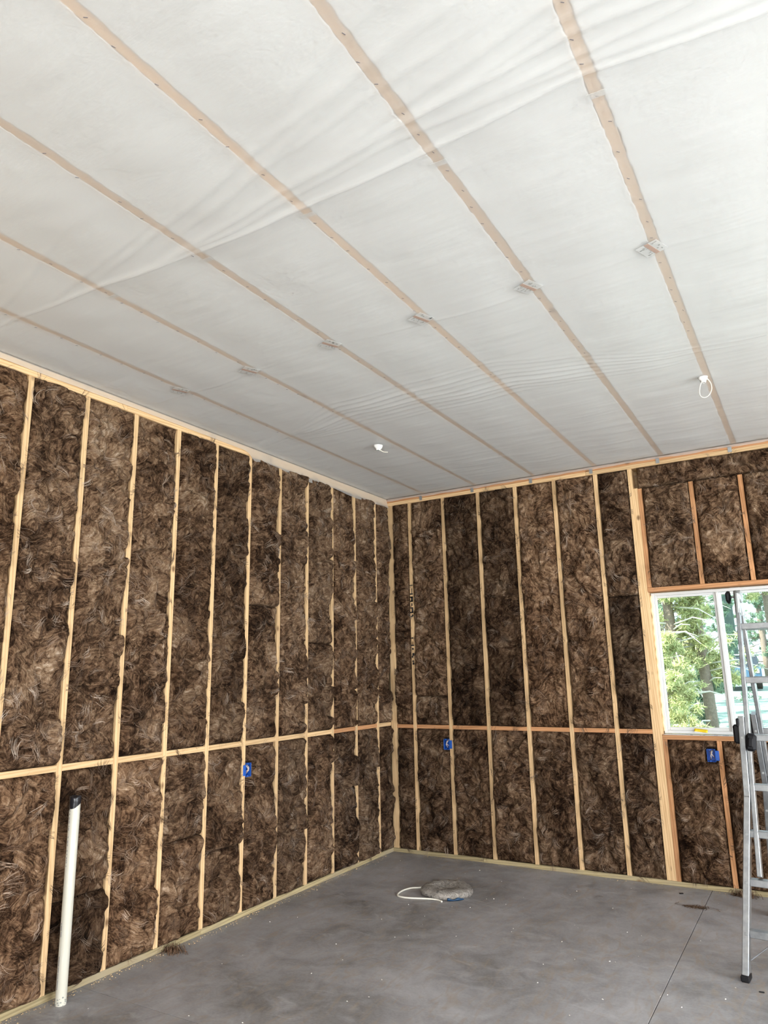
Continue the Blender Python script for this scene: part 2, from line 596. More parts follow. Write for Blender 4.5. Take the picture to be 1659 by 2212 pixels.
# back wall (the one with the window)
WX0, WX1, WZ0, WZ1 = 2.7225, 4.5525, 1.204, 2.442
mb = MB()
for a, b in (((-.14, 0), (WX0 - .002, 3.95)), ((WX1 + .002, 0), (ROOM_X, 3.95)),
             ((WX0 - .002, 0), (WX1 + .002, WZ0)), ((WX0 - .002, WZ1), (WX1 + .002, 3.95))):
    mb.box((a[0], .1405, a[1]), (b[0], .152, b[1]))
wb = mb.build('wall_back', M_OSB)
tag(wb, 'back wall of bare studs around the window', kind='structure')
for (x0, x1) in ((-.14, .985), (.9865, 3.30), (3.3015, ROOM_X)):
    board(wb, 'bottom_plate', (x0, 0.0, .0005), (x1, .14, .038), M_TREAT, 'x')
for (x0, x1) in ((-.14, 2.25), (2.2515, ROOM_X)):
    board(wb, 'top_plate', (x0, 0.0, H), (x1, .14, H + .038), M_PINE, 'x')
board(wb, 'top_plate', (-.14, 0.0, H + .0385), (ROOM_X, .14, H + .0765), M_FIR, 'x')
studs_b = [OR_ + i * SR for i in range(6)]
for (x0, x1) in ((.0005, .0335), (.034, .068)):
    board(wb, 'stud', (x0, .0005, .0385), (x1, .14, H - .0005), M_PINE, 'z')
STUD0 = None
for i, x in enumerate(studs_b):
    o = board(wb, 'stud', (x - .019, 0, .0385), (x + .019, .14, H - .0005), M_PINE, 'z')
KX = 2.641
board(wb, 'stud', (KX, 0, .0385), (KX + .038, .14, H - .0005), M_PINE, 'z')
board(wb, 'trimmer', (KX + .0385, 0.001, .0385), (KX + .0765, .14, 3.415), M_PINE, 'z')
board(wb, 'cripple', (KX + .0775, 0, WZ1 + .0385), (KX + .1145, .14, 3.408), M_FIR, 'z')
board(wb, 'jack_stud', (KX + .0775, 0, .0385), (KX + .1145, .14, WZ0 - .039), M_FIR, 'z')
board(wb, 'window_head', (WX0 - .0035, 0, WZ1 + .0005), (WX1 + .005, .14, WZ1 + .0375), M_FIR, 'x')
board(wb, 'window_sill', (WX0 - .0035, 0, WZ0 - .0385), (WX1 + .005, .14, WZ0 - .0005), M_FIR, 'x')
for x in (3.181, 3.583, 3.989, 4.395):
    board(wb, 'cripple', (x - .019, 0, WZ1 + .0385), (x + .019, .14, 3.408), M_FIR, 'z')
    board(wb, 'cripple', (x - .035, 0, .0385), (x + .003, .14, WZ0 - .039), M_FIR, 'z')
board(wb, 'header', (KX + .0765 + .001, .09, 3.415), (4.60, .128, H - .0005), M_PINE, 'x')
board(wb, 'trimmer', (WX1 + .006, 0, .0385), (WX1 + .044, .14, 3.408), M_PINE, 'z')
board(wb, 'stud', (WX1 + .045, 0, .0385), (WX1 + .083, .14, H - .0005), M_PINE, 'z')
eb = [.0685] + studs_b + [KX + .019]
for i in range(7):
    lo = eb[i] + (.019 if i else 0)
    hi = eb[i + 1] - .019
    board(wb, 'blocking', (lo + .0005, .0005, ZR - .019), (hi - .0005, .0895, ZR + .019), M_FIR, 'x')
# metal clips that hold the trusses to the plate
JX = [.47, 1.085, 1.73, 2.34, 2.958, 3.568, 4.18, 4.79, 5.40, 6.01, 6.62, 7.23, 7.84, 8.45, 9.06]
for j in JX[:7]:
    b = MB()
    b.box((-.016, -.0035, -.03), (.016, -.0008, .012))
    b.box((-.016, -.016, .012), (.016, -.0008, .0145))
    for q in (-.018, 0): b.tube([(0, -.0035, q), (0, -.0055, q)], .0035, 6)
    b.build('truss_clip', M_STEEL, wb, (j - .035, 0, H + .042))

# writing printed on the edge of the first stud: black block capitals
def stamp(parent, name, boxes, mat):
    b = MB()
    for (x0, x1, z0, z1) in boxes: b.box((x0, -.0012, z0), (x1, -.0003, z1))
    return b.build(name, mat, parent)
sx = studs_b[0]
B = []
def zz(py): return 2.695 + (1265 - py) * (2.695 - 1.835) / (1443 - 1265)
def ink(p0, p1, f0=0., f1=1.):
    B.append((sx - .0185 + .037 * f0, sx - .0185 + .037 * f1, zz(p1), zz(p0)))
for a in ((1264, 1266), (1283, 1286), (1290, 1302, .35, 1), (1290, 1293), (1299, 1302), (1314, 1317), (1317, 1326, .45, 1), (1324, 1327), (1272, 1283, .55, .8),
          (1305, 1311, .4, .8), (1333, 1336, .1, .75), (1330, 1334, .5, 1), (1380, 1383, .1, .8), (1396, 1399), (1403, 1407, .2, .8), (1414, 1420, .3, 1),
          (1420, 1424, .1, .6), (1430, 1433, .2, .9), (1434, 1439, .3, .95)):
    ink(*a)
stamp(wb, 'stamped_lettering', B, M_INK)

# the walls behind the camera: a wide garage door and a side door stand open
mb = MB()
for (x0, x1, z0, z1) in ((-.152, 4.2, 0, 3.95), (9.0, ROOM_X + .15, 0, 3.95), (4.2, 9.0, 3.2, 3.95)):
    mb.box((x0, ROOM_Y - .15, z0), (x1, ROOM_Y - .001, z1))
tag(mb.build('wall_front', M_OSB), 'front wall with the open garage door', kind='structure')
mb = MB()
for (y0, y1, z0, z1) in ((ROOM_Y, -6.9, 0, 3.95), (-1.1, .152, 0, 3.95), (-6.9, -1.1, 3.1, 3.95)):
    mb.box((ROOM_X + .001, y0, z0), (ROOM_X + .15, y1, z1))
tag(mb.build('wall_right', M_OSB), 'right wall with an open side door', kind='structure')

# ----------------------------------------------------------------------------
# ceiling: truss chords, white wool between them
# ----------------------------------------------------------------------------
ZC = 3.694
ceil = MB().box((-.152, ROOM_Y - .15, 3.951), (ROOM_X + .15, .152, 3.97)).build('ceiling', M_OSB)
tag(ceil, 'ceiling of wooden truss chords with white wool between', kind='structure')
for j in JX:
    board(ceil, 'truss_chord', (j - .0215, ROOM_Y, ZC), (j + .0215, -.001, ZC + .14), M_JOIST, 'y')
edges = [.005] + JX + [ROOM_X - .01]
ylist = np.concatenate([np.linspace(ROOM_Y, -6.2, 12), np.arange(-6.19, -.01, .011)])
for i in range(len(edges) - 1):
    x0 = edges[i] + (.0225 if i else 0)
    x1 = edges[i + 1] - .0225
    fine = i < 7
    ys = ylist if fine else np.linspace(ROOM_Y, -.01, 30)
    us = np.concatenate([[0, .012, .03], np.linspace(.08, .92, 8), [.97, .988, 1]])
    U, Y = np.meshgrid(us, ys)
    X = x0 + (x1 - x0) * U
    rag = (fbm(Y * 46, 0 * Y + i, 5, 3) * .013 + fbm(Y * 5, 0 * Y + i, 9, 2) * .002)
    rag2 = (fbm(Y * 46, 0 * Y + i + 50, 5, 3) * .013 + fbm(Y * 5, 0 * Y + i + 50, 9, 2) * .002)
    # loose fibres creep over the edges of the chords
    X = X + (U < .5) * rag * np.clip(1 - U / .1, 0, 1) + (U > .5) * rag2 * np.clip(1 - (1 - U) / .1, 0, 1)
    edge = np.minimum(U, 1 - U)
    Z = ZC - .0015 + np.clip(fbm(X * 9, Y * 9, 40 + i, 3), 0, .5) * .02 * np.clip(edge / .1, 0, 1)
    nv, nu = U.shape
    V = np.stack([X, Y, Z], -1).reshape(-1, 3)
    idx = np.arange(nv * nu).reshape(nv, nu)
    Q = np.stack([idx[:-1, :-1], idx[1:, :-1], idx[1:, 1:], idx[:-1, 1:]], -1).reshape(-1, 4)
    # sides and top
    bnd = np.concatenate([idx[0, :], idx[1:, -1], idx[-1, -2::-1], idx[-2:0:-1, 0]])
    top = V[bnd].copy(); top[:, 2] = ZC + .20
    b0 = len(V)
    V = np.concatenate([V, top])
    nb = len(bnd)
    k = np.arange(nb)
    Q2 = np.stack([bnd, bnd[(k + 1) % nb], b0 + (k + 1) % nb, b0 + k], -1)
    me = np_mesh('white_wool', V, np.concatenate([Q, Q2]), M_WWOOL)
    link('white_wool_batt', me, ceil)

# ----------------------------------------------------------------------------
# polythene sheet stapled under the chords
# ----------------------------------------------------------------------------
ZS = 3.6905
jx = np.array([-.14] + JX)
def sheet_drop(x, y):
    x, y = np.broadcast_arrays(np.asarray(x, float), np.asarray(y, float))
    k = np.clip(np.searchsorted(jx, x) - 1, 0, len(jx) - 2)
    fr = np.clip((x - jx[k]) / (jx[k + 1] - jx[k]), 0, 1)
    sag = np.sin(PI * fr) ** 2
    d = .004 + .007 * sag
    d = d + fbm(x * 1.3, y * 5, 3, 3) * .012 * (.3 + .7 * sag)
    far = np.clip((y + 4.75) / .3, 0, 1)
    d = d + fbm(x * 1.6 + .35 * y, y * 20, 8, 3) * (.0016 + .0020 * far) * (.35 + .65 * sag)
    # bunched folds along the seam nearest the camera
    for n, (fx_, fy_, a, w) in enumerate((
            ([0, 1.17, 1.79, 2.345, 2.96, 3.52, 4.1, 9.5], [-4.75, -4.71, -4.67, -4.665, -4.68, -4.72, -4.66, -4.4], .024, .017),
            ([1.2, 2.0, 2.83, 3.32, 4.1, 9.5], [-4.70, -4.70, -4.79, -4.785, -4.72, -4.5], .016, .026),
            ([1.5, 1.79, 2.865, 3.6, 4.5, 9], [-4.70, -4.727, -4.85, -4.90, -4.82, -4.7], .015, .026),
            ([1.1, 1.776, 2.54, 3.1], [-4.75, -4.877, -5.054, -5.15], .011, .030),
            ([1.9, 2.15, 2.9, 3.5], [-4.80, -4.876, -5.117, -5.27], .011, .032),
            ([2.4, 2.99, 3.53, 4.4, 6], [-4.80, -4.926, -5.021, -5.10, -5.2], .013, .030),
            ([2.3, 3.2, 3.9], [-5.05, -5.33, -5.50], .008, .040),
            ([.2, .9, 1.6], [-4.76, -4.95, -5.16], .007, .030),
            ([0, .8, 1.3], [-4.88, -5.14, -5.3], .006, .030),
            ([3.1, 3.6, 4.4, 6], [-4.80, -4.80, -4.86, -4.8], .012, .022),
            ([1.6, 2.3, 3.0, 3.5], [-4.76, -4.92, -5.03, -5.1], .009, .024),
            ([2.2, 2.9, 3.6, 4.2], [-4.74, -4.84, -4.96, -5.0], .010, .022),
            ([2.6, 3.2, 4.0], [-5.0, -5.16, -5.3], .008, .03),
            ([.7, 1.3, 2.0], [-4.73, -4.84, -4.97], .008, .024),
            ([.0, .5, 1.1], [-5.05, -5.2, -5.45], .006, .03))):
        yk = np.interp(x, fx_, fy_) + .010 * (vn(x * 2.3, 0 * x + n, 21) - .5)
        fade = np.clip((x - fx_[0] + .02) / .35, 0, 1) * np.clip((fx_[-1] - x) / .5, 0, 1)
        if n == 0: fade = np.clip((x + .4) / 2.2, .2, 1)
        dd = y - yk
        ww = np.where(dd > 0, w * (.38 if n == 0 else .5), w * .8)
        d = d + .62 * a * fade * np.exp(-(dd / ww) ** 2) * (.7 + .6 * vn(x * 1.1, 0 * x + n, 31))
    # finer bunch of creases half way to the back wall
    yc = np.interp(x, [0, .42, 1.2, 2.45, 3.4, 4.2, 8], [-2.26, -2.34, -2.50, -2.52, -2.24, -2.19, -2.1])
    dd = y - yc
    env = np.interp(x, [0, .3, .9, 2.4, 3.0, 3.6, 8], [.6, .6, 1.0, 1.0, .55, .3, .2])
    fan = np.interp(x, [0, .42, 1.1, 2.2, 3.0, 3.6, 8], [.25, .35, 1.1, 1.2, 1.0, .5, .5])
    for n in range(-4, 5):
        yk = (n * .062 + .02 * (vn(x * 1.8, 0 * x + n, 51) - .5)) * fan
        d = d + .0115 * env * np.exp(-((dd - yk) / .017) ** 2) * (.3 + 1.0 * vn(x * 2.2, 0 * x + n, 61)) * (1 - abs(n) / 6)
    # seam crease at the row of tags, small creases towards the back
    dd = y + 3.50 - .03 * np.sin(x * 3)
    d = d + .004 * np.exp(-(dd / .012) ** 2) * vn(x * 3, 0 * x, 71)
    back = np.clip((y + 2.0) / 1.2, 0, 1)
    d = d + back * .009 * (np.clip(fbm(x * 1.7 + y * .9, y * 13 - x * 1.2, 81, 2), -.1, .5))
    # the sheet is pulled up tight along both walls
    tight = np.clip(np.minimum(-y - .02, x - .0) / .12, .12, 1)
    return np.clip(.003 + d * tight, .0015, .08)
xs = np.concatenate([np.linspace(.006, 4.7, 150), np.linspace(4.8, ROOM_X - .01, 20)])
ys = np.concatenate([np.linspace(ROOM_Y + .02, -6.3, 24), np.arange(-6.28, -.011, .0095)])
X, Y = np.meshgrid(xs, ys)
Z = ZS - sheet_drop(X, Y)
nv, nu = X.shape
V = np.stack([X, Y, Z], -1).reshape(-1, 3)
idx = np.arange(nv * nu).reshape(nv, nu)
Q = np.stack([idx[:-1, :-1], idx[1:, :-1], idx[1:, 1:], idx[:-1, 1:]], -1).reshape(-1, 4)
sheet = link('plastic_sheet', np_mesh('plastic_sheet', V, Q, M_POLY))
tag(sheet, 'milky translucent plastic vapour barrier stapled across the whole ceiling', 'plastic sheet')

# the loose flap hanging over the plate of the left wall
def flap(name, pts_top, drop, out, n, m, along):
    t = np.linspace(0, 1, n)
    P = []
    for i, q in enumerate(t):
        for k in range(m):
            s = k / (m - 1)
            P.append((q, s))
    return np.array(P)
n, m = 260, 9
yy = np.linspace(ROOM_Y + .05, -.012, n)
ss = np.linspace(0, 1, m)
YY, SS = np.meshgrid(yy, ss, indexing='ij')
long_ = 1 / (1 + np.exp(-(YY + 2.33) / .012))
drop = .046 + .012 * fbm(YY * 3, 0 * YY, 5, 3) + long_ * (.066 + .022 * fbm(YY * 4, 0 * YY, 15, 3) + .012 * np.sin(YY * 7)) + .015 * np.exp(-((YY + 2.30) / .05) ** 2)
Zf = ZS - .003 - SS * drop
Xf = .004 + SS * .010 + long_ * SS * (.012 + .010 * fbm(YY * 9, SS * 2, 25, 2)) + .02 * np.exp(-((YY + 2.31) / .04) ** 2) * SS
V = np.stack([Xf, YY, Zf], -1).reshape(-1, 3)
idx = np.arange(n * m).reshape(n, m)
Q = np.stack([idx[:-1, :-1], idx[1:, :-1], idx[1:, 1:], idx[:-1, 1:]], -1).reshape(-1, 4)
link('sheet_flap', np_mesh('sheet_flap', V, Q, M_POLY), sheet)
xx = np.linspace(.012, ROOM_X - .05, n)
XX, SS = np.meshgrid(xx, ss, indexing='ij')
drop = .026 + .016 * fbm(XX * 9, 0 * XX, 35, 3)
V = np.stack([XX, -.006 - SS * .006 - .008 * (fbm(XX * 14, SS * 3, 45, 2) + .5), ZS - .004 - SS * drop], -1).reshape(-1, 3)
link('sheet_flap', np_mesh('sheet_flap', V, Q[:, ::-1], M_POLY), sheet)

# staples along the chords, and short strips of tape where the seam crosses them
st_me = MB().box((-.0065, -.0011, -.0012), (.0065, .0011, 0)).mesh('staple', M_INKG)
for ji, j in enumerate(JX[:6]):
    y = -5.9
    while y < -2.6:
        y += random.uniform(.10, .19)
        x = j + random.uniform(-.012, .012)
        z = float(ZS - sheet_drop(x, y)) - .0006
        link('staple', st_me, sheet, (x, y, z), (0, 0, random.uniform(.5, 1.3)))
for ji, j in enumerate(JX[1:6]):
    y = -4.60 + .01 * math.sin(j * 5)
    z = float(ZS - sheet_drop(j, y)) - .001
    b = MB().box((-.034, -.013, -.0008), (.034, .013, 0))
    b.build('tape_strip', M_POLY, sheet, (j, y, z), (0, 0, .06))

# printed paper tags between the chords and the sheet
names = ['first', 'second', 'third', 'fourth', 'fifth', 'sixth']
for ji, j in enumerate(JX[:6]):
    ty = -3.545 + .01 * math.sin(ji * 2.1)
    tz = float(np.min(ZS - sheet_drop(np.linspace(j - .08, j + .05, 9)[None, :], np.linspace(ty - .07, ty + .07, 15)[:, None]))) - .0012
    t = empty('paper_tag', (j - .018, ty, tz), -.40 + .06 * math.sin(ji * 3))
    tag(t, 'printed paper tag on the %s ceiling truss counted from the left wall' % names[ji], 'tag', 'tags under the trusses')
    MB().box((-.055, -.05, 0), (.052, .055, .0006)).build('paper', M_TAGP, t)
    MB().box((-.012, -.050, -.0007), (.010, .055, -.0001)).build('brown_band', M_BROWNBAND, t)
    b = MB()
    r_ = random.Random(ji)
    for q in range(11):
        x = r_.uniform(-.05, -.018); y = r_.uniform(-.042, .045)
        b.box((x, y, -.0007), (x + r_.uniform(.008, .014), y + r_.uniform(.002, .005), -.0001))
    for q in range(5):
        x = r_.uniform(.016, .035); y = r_.uniform(-.042, .04)
        b.box((x, y, -.0007), (x + r_.uniform(.006, .016), y + r_.uniform(.004, .012), -.0001))
    b.build('print', M_GREYMARK, t)['kind'] = 'stuff'

# ----------------------------------------------------------------------------
# insulation batts
# ----------------------------------------------------------------------------
def make_batt(width, height, seed, rough=1.0, edge_depth=-.018, holes=()):
    """mesh pair (wool, loose fibres); local x across, z up, -y towards the room"""
    r = np.random.default_rng(seed)
    nu = max(10, int(width / .0098))
    nvv = max(12, int(height / .0105))
    u = np.linspace(0, 1, nu)
    v = np.linspace(0, 1, nvv)
    U, Vv = np.meshgrid(u, v)
    X = (U - .5) * width
    Zz = Vv * height
    sx_, sz_ = seed * 3.17, seed * 1.73
    wx = X + .07 * fbm(X * 7 + sx_, Zz * 7 + sz_, 1, 3)
    wz = Zz + .07 * fbm(X * 7 + sx_, Zz * 7 + sz_, 2, 3)
    hgt = .020 + .030 * fbm(X * 3 + sx_, Zz * 3 + sz_, 3, 2)
    for cells, amp, tilt, cw in ((22, .030, .24, .050), (80, .020, .34, .026), (380, .005, .30, .012)):
        n = max(3, int(width * height * cells))
        px = r.uniform(-width / 2 - .05, width / 2 + .05, n)
        pz = r.uniform(-.05, height + .05, n)
        if cells >= 100: ax, az = wx, wz
        else: ax, az = X + .5 * (wx - X), Zz + .5 * (wz - Zz)
        # block the rows so that only nearby points are compared
        f1 = np.empty_like(X); f2 = np.empty_like(X); id1 = np.empty(X.shape, int)
        rows = max(1, int(.25 / (height / nvv)))
        for a in range(0, nvv, rows):
            zc0, zc1 = Zz[a, 0], Zz[min(a + rows, nvv) - 1, 0]
            rad = 2.6 / math.sqrt(cells)
            sel = np.where((pz > zc0 - rad) & (pz < zc1 + rad))[0]
            if len(sel) < 2: sel = np.arange(n)
            D = np.hypot(ax[a:a + rows, :, None] - px[sel], az[a:a + rows, :, None] - pz[sel])
            o = np.argpartition(D, 1, axis=2)[:, :, :2]
            da = np.take_along_axis(D, o, 2)
            sw = da[:, :, 0] > da[:, :, 1]
            f1[a:a + rows] = da.min(2); f2[a:a + rows] = da.max(2)
            id1[a:a + rows] = sel[np.where(sw, o[:, :, 1], o[:, :, 0])]
        gap = np.clip((f2 - f1) / cw, 0, 1)
        ang = r.uniform(0, 2 * PI, n); tl = r.uniform(0, 1, n) * tilt; off = r.uniform(-.5, .5, n)
        lx, lz = ax - px[id1], az - pz[id1]
        hgt = hgt + rough * (amp * (np.sqrt(gap) - .7) + amp * .8 * off[id1] + tl[id1] * (np.cos(ang[id1]) * lx + np.sin(ang[id1]) * lz))
        if cells == 110:
            # combed ridges in each tuft
            c_, s_ = np.cos(ang[id1]), np.sin(ang[id1])
            hgt = hgt + .004 * rough * fbm((lx * -s_ + lz * c_) * 60 + id1, (lx * c_ + lz * s_) * 9, 77, 2)
    hgt = hgt + .006 * fbm(X * 40 + sx_, Zz * 40, 5, 2)
    # sides sink back from the faces of the studs by an uneven amount
    el = edge_depth + .030 * fbm(Zz * 2.6 + sx_, 0 * Zz + 3.3, 11, 2) + .016 * fbm(Zz * 14 + sx_, 0 * Zz + 1.3, 12, 3)
    er = edge_depth + .030 * fbm(Zz * 2.6 + sx_, 0 * Zz + 7.3, 13, 2) + .016 * fbm(Zz * 14 + sx_, 0 * Zz + 5.3, 14, 3)
    et = -.016 + .02 * fbm(X * 8 + sx_, 0 * X + 2.3, 15, 2)
    dl, dr = X + width / 2, width / 2 - X
    db, dt = Zz, height - Zz
    def blend(hh, ed, dist, w):
        t = np.clip(dist / w, 0, 1)
        t = np.sqrt(t * (2 - t))
        return ed + (hh - ed) * t
    hgt = blend(hgt, np.minimum(el, .006), dl, .055)
    hgt = blend(hgt, np.minimum(er, .006), dr, .055)
    hgt = blend(hgt, et, db, .05)
    hgt = blend(hgt, et, dt, .05)
    for (hx0, hx1, hz0, hz1) in holes:
        q = np.maximum(np.maximum(hx0 - X, X - hx1), np.maximum(hz0 - Zz, Zz - hz1))
        t = np.clip(1 - (q + .004 * fbm(X * 30, Zz * 30, 7, 2)) / .014, 0, 1)
        hgt = hgt * (1 - t) + np.minimum(hgt, -.078) * t
    hgt = np.clip(hgt, -.08, .075)
    # uneven side edges
    X2 = X + np.clip(1 - dl / .03, 0, 1) * (.002 + .005 * (fbm(Zz * 30 + sx_, 0 * Zz, 16, 2) + .4))
    X2 = X2 - np.clip(1 - dr / .03, 0, 1) * (.002 + .005 * (fbm(Zz * 30 + sx_, 0 * Zz + 9, 17, 2) + .4))
    P = np.stack([X2, -hgt, Zz], -1).reshape(-1, 3)
    idx = np.arange(nu * nvv).reshape(nvv, nu)
    Q = np.stack([idx[:-1, :-1], idx[:-1, 1:], idx[1:, 1:], idx[1:, :-1]], -1).reshape(-1, 4)
    bnd = np.concatenate([idx[0, :], idx[1:, -1], idx[-1, -2::-1], idx[-2:0:-1, 0]])
    back = P[bnd].copy(); back[:, 1] = .128
    b0 = len(P); nb = len(bnd); k = np.arange(nb)
    Q2 = np.stack([bnd[(k + 1) % nb], bnd, b0 + k, b0 + (k + 1) % nb], -1)
    me = np_mesh('batt', np.concatenate([P, back]), np.concatenate([Q, Q2]), M_WOOL)
    # loose fibres combed over the face
    nb_ = int(width * height * 120)
    per = 8
    bu = r.uniform(-width / 2 + .01, width / 2 - .01, nb_)
    bz = r.uniform(.02, height - .02, nb_)
    th = r.uniform(0, 2 * PI, nb_)
    curl = r.normal(0, .08, nb_)
    steps = 11
    ds = r.uniform(.005, .015, nb_)
    lift = r.uniform(.0005, .005, nb_)
    tone = np.clip(r.normal(.46, .20, nb_), .05, 1)
    wdt = r.uniform(.0005, .0012, nb_)
    offs = (np.arange(per) - (per - 1) / 2)
    latsp = r.uniform(.0015, .0055, nb_)
    sp_tw = r.normal(0, .10, (nb_, per))
    x = np.repeat(bu[:, None], per, 1); z = np.repeat(bz[:, None], per, 1)
    x = x - np.sin(th)[:, None] * offs * latsp[:, None] + r.normal(0, .006, x.shape)
    z = z + np.cos(th)[:, None] * offs * latsp[:, None] + r.normal(0, .006, x.shape)
    a = np.repeat(th[:, None], per, 1) + sp_tw
    stt = np.clip(tone[:, None] + r.normal(0, .14, x.shape), 0, 1)
    pts, dirs = [], []
    for s_ in range(steps):
        pts.append((x.copy(), z.copy())); dirs.append(a.copy())
        x = x + np.cos(a) * ds[:, None]; z = z + np.sin(a) * ds[:, None]
        a = a + curl[:, None] + .35 * (vn(x * 16 + sx_, z * 16, 91) - .5) + sp_tw * .25
    PX = np.stack([p[0] for p in pts], -1); PZ = np.stack([p[1] for p in pts], -1); A = np.stack(dirs, -1)
    gx = np.clip((PX / width + .5) * (nu - 1), 0, nu - 1.001); gz = np.clip(PZ / height * (nvv - 1), 0, nvv - 1.001)
    i0, j0 = gx.astype(int), gz.astype(int)
    fx, fz = gx - i0, gz - j0
    hh = (hgt[j0, i0] * (1 - fx) + hgt[j0, i0 + 1] * fx) * (1 - fz) + (hgt[j0 + 1, i0] * (1 - fx) + hgt[j0 + 1, i0 + 1] * fx) * fz
    arch = np.sin(np.linspace(0, PI, steps)) * lift[:, None, None] + .0012
    hh = hh + arch
    # fibres that stray over a stud or plate lie on top of it, not inside
    outside = (np.abs(PX) > width / 2 - .004) | (PZ < .004) | (PZ > height - .004)
    hh = np.where(outside, np.maximum(hh, .0012), hh)
    PX = np.clip(PX, -width / 2 - .022, width / 2 + .022)
    tap = np.sin(np.linspace(.12, PI - .12, steps)) * wdt[:, None, None]
    nx, nz = -np.sin(A) * tap, np.cos(A) * tap
    L = np.stack([PX + nx, -hh, PZ + nz], -1); R = np.stack([PX - nx, -hh - .0003, PZ - nz], -1)
    ns = nb_ * per
    VV = np.stack([L, R], -2).reshape(ns, steps * 2, 3)
    base = (np.arange(ns) * steps * 2)[:, None]
    q0 = np.arange(steps - 1) * 2
    QQ = np.stack([base + q0, base + q0 + 1, base + q0 + 3, base + q0 + 2], -1).reshape(-1, 4)
    me2 = np_mesh('loose_fibres', VV.reshape(-1, 3), QQ, M_STRAND)
    at = me2.attributes.new('tone', 'FLOAT', 'POINT')
    at.data.foreach_set('value', np.repeat(stt.reshape(-1), steps * 2).astype(np.float32))
    return me, me2

_seed = [100]
BOXES = {'L': [(-OL - 5 * S + .019 + .033, 1.047)], 'B': [(OR_ + SR - .019 - .033, 1.062), (3.146 - .019 - .033, 1.048)]}
def batt(wall, a0, a1, z0, z1, label, tone=1.0, rough=1.0, ed=-.018):
    _seed[0] += 1
    w = a1 - a0 - .004
    h = z1 - z0
    c = (a0 + a1) / 2
    holes = [(bx - c - .036, bx - c + .036, bz - z0 - .060, bz - z0 + .054) for (bx, bz) in BOXES[wall] if a0 - .05 < bx < a1 + .05 and z0 < bz < z1]
    me, me2 = make_batt(w, h, _seed[0], rough, ed, holes)
    if wall == 'L': loc, rz = (0, c, z0), PI / 2
    else: loc, rz = (c, 0, z0), 0
    o = link('insulation_batt', me, None, loc, (0, 0, rz))
    warm = .97 + .06 * random.random()
    o.color = (tone * warm, tone, tone * (2 - warm), 1)
    tag(o, label, 'insulation', 'brown wool batts between the studs')
    f = link('loose_fibres', me2, o)
    f.color = o.color
    f['kind'] = 'stuff'
    return o

ORD = ['first', 'second', 'third', 'fourth', 'fifth', 'sixth', 'seventh', 'eighth', 'ninth', 'tenth', 'eleventh', 'twelfth', 'thirteenth']
tones_lu = [.85, .80, .88, .80, .95, .92, .62, .72, .98, 1.05, 1.12, 1.0, 1.0]
tones_ll = [.55, .60, .72, .85, .70, .80, .74, .80, 1.08, .74, 1.10, 1.0, 1.0]
split_ll = {7: .66, 9: .50, 6: .52}
split_lu = {3: 2.05, 5: 2.34}
ZBU, ZTU = ZL + .0195, H - .001
for i in range(NL - 1):
    hi = edges_l[i] - (.0195 if i else .004)
    lo = edges_l[i + 1] + .0195
    nm = ORD[i]
    if i in split_lu:
        zs = split_lu[i]
        batt('L', lo, hi, ZBU, zs, 'brown wool batt just above the blocking, %s left-wall bay from the corner' % nm, tones_lu[i] * .92)
        batt('L', lo, hi, zs + .003, ZTU, 'brown wool batt under the top plate, %s left-wall bay from the corner' % nm, tones_lu[i])
    else:
        batt('L', lo, hi, ZBU, ZTU, 'tall brown wool batt above the blocking, %s left-wall bay from the corner' % nm, tones_lu[i])
    zt = ZL - .0195
    if i in split_ll:
        zs = split_ll[i]
        batt('L', lo, hi, .0395, zs, 'short brown wool batt on the bottom plate, %s left-wall bay from the corner' % nm, tones_ll[i] * (.62 if i == 9 else 1.12 if i == 7 else .95))
        batt('L', lo, hi, zs + .003, zt, 'brown wool batt just below the blocking, %s left-wall bay from the corner' % nm, tones_ll[i])
    else:
        batt('L', lo, hi, .0395, zt, 'brown wool batt below the blocking, %s left-wall bay from the corner' % nm, tones_ll[i])
tones_bu = [.74, .88, .42, .46, 1.08, 1.04, .86]
tones_bl = [.48, .62, .66, .78, .72, .80, .72]
split_bu = {1: 1.53, 6: 2.42}
for i in range(7):
    lo = eb[i] + (.0195 if i else .001)
    hi = eb[i + 1] - .0195
    nm = ORD[i]
    z0, z1 = ZR + .0195, H - .001
    if i in split_bu:
        zs = split_bu[i]
        batt('B', lo, hi, z0, zs, 'brown wool batt just above the blocking, %s back-wall bay from the corner' % nm, tones_bu[i] * (.55 if i == 6 else .9))
        batt('B', lo, hi, zs + .003, z1, 'brown wool batt under the top plate, %s back-wall bay from the corner' % nm, tones_bu[i])
    else:
        batt('B', lo, hi, z0, z1, 'tall brown wool batt above the blocking, %s back-wall bay from the corner' % nm, tones_bu[i])
    batt('B', lo, hi, .0395, ZR - .0195, 'brown wool batt below the blocking, %s back-wall bay from the corner' % nm, tones_bl[i])
x0 = KX + .1155
pos = ['beside the trimmers', 'second from the trimmers', 'third from the trimmers']
pu = [x0, 3.181, 3.583, 3.989]
for i in range(3):
    a = pu[i] + (.0195 if i else 0); b = pu[i + 1] - .0195
    batt('B', a, b, WZ1 + .039, 3.409, 'short brown wool batt above the window, %s' % pos[i], (.98, 1.02, .82)[i])
    a = pu[i] + (.0035 if i else 0); b = pu[i + 1] - .0355
    batt('B', a, b, .0395, WZ0 - .0395, 'brown wool batt below the window sill, %s' % pos[i], (.86, .80, .9)[i])
# a strip laid sideways along the header
o = batt('B', KX + .079, 4.58, 3.4165, H - .001, 'long narrow wool strip lying under the top plate above the window', .86, .8)
for ch in (o,):
    pass
for v in o.data.vertices:
    if v.co.y > .05: v.co.y = .085

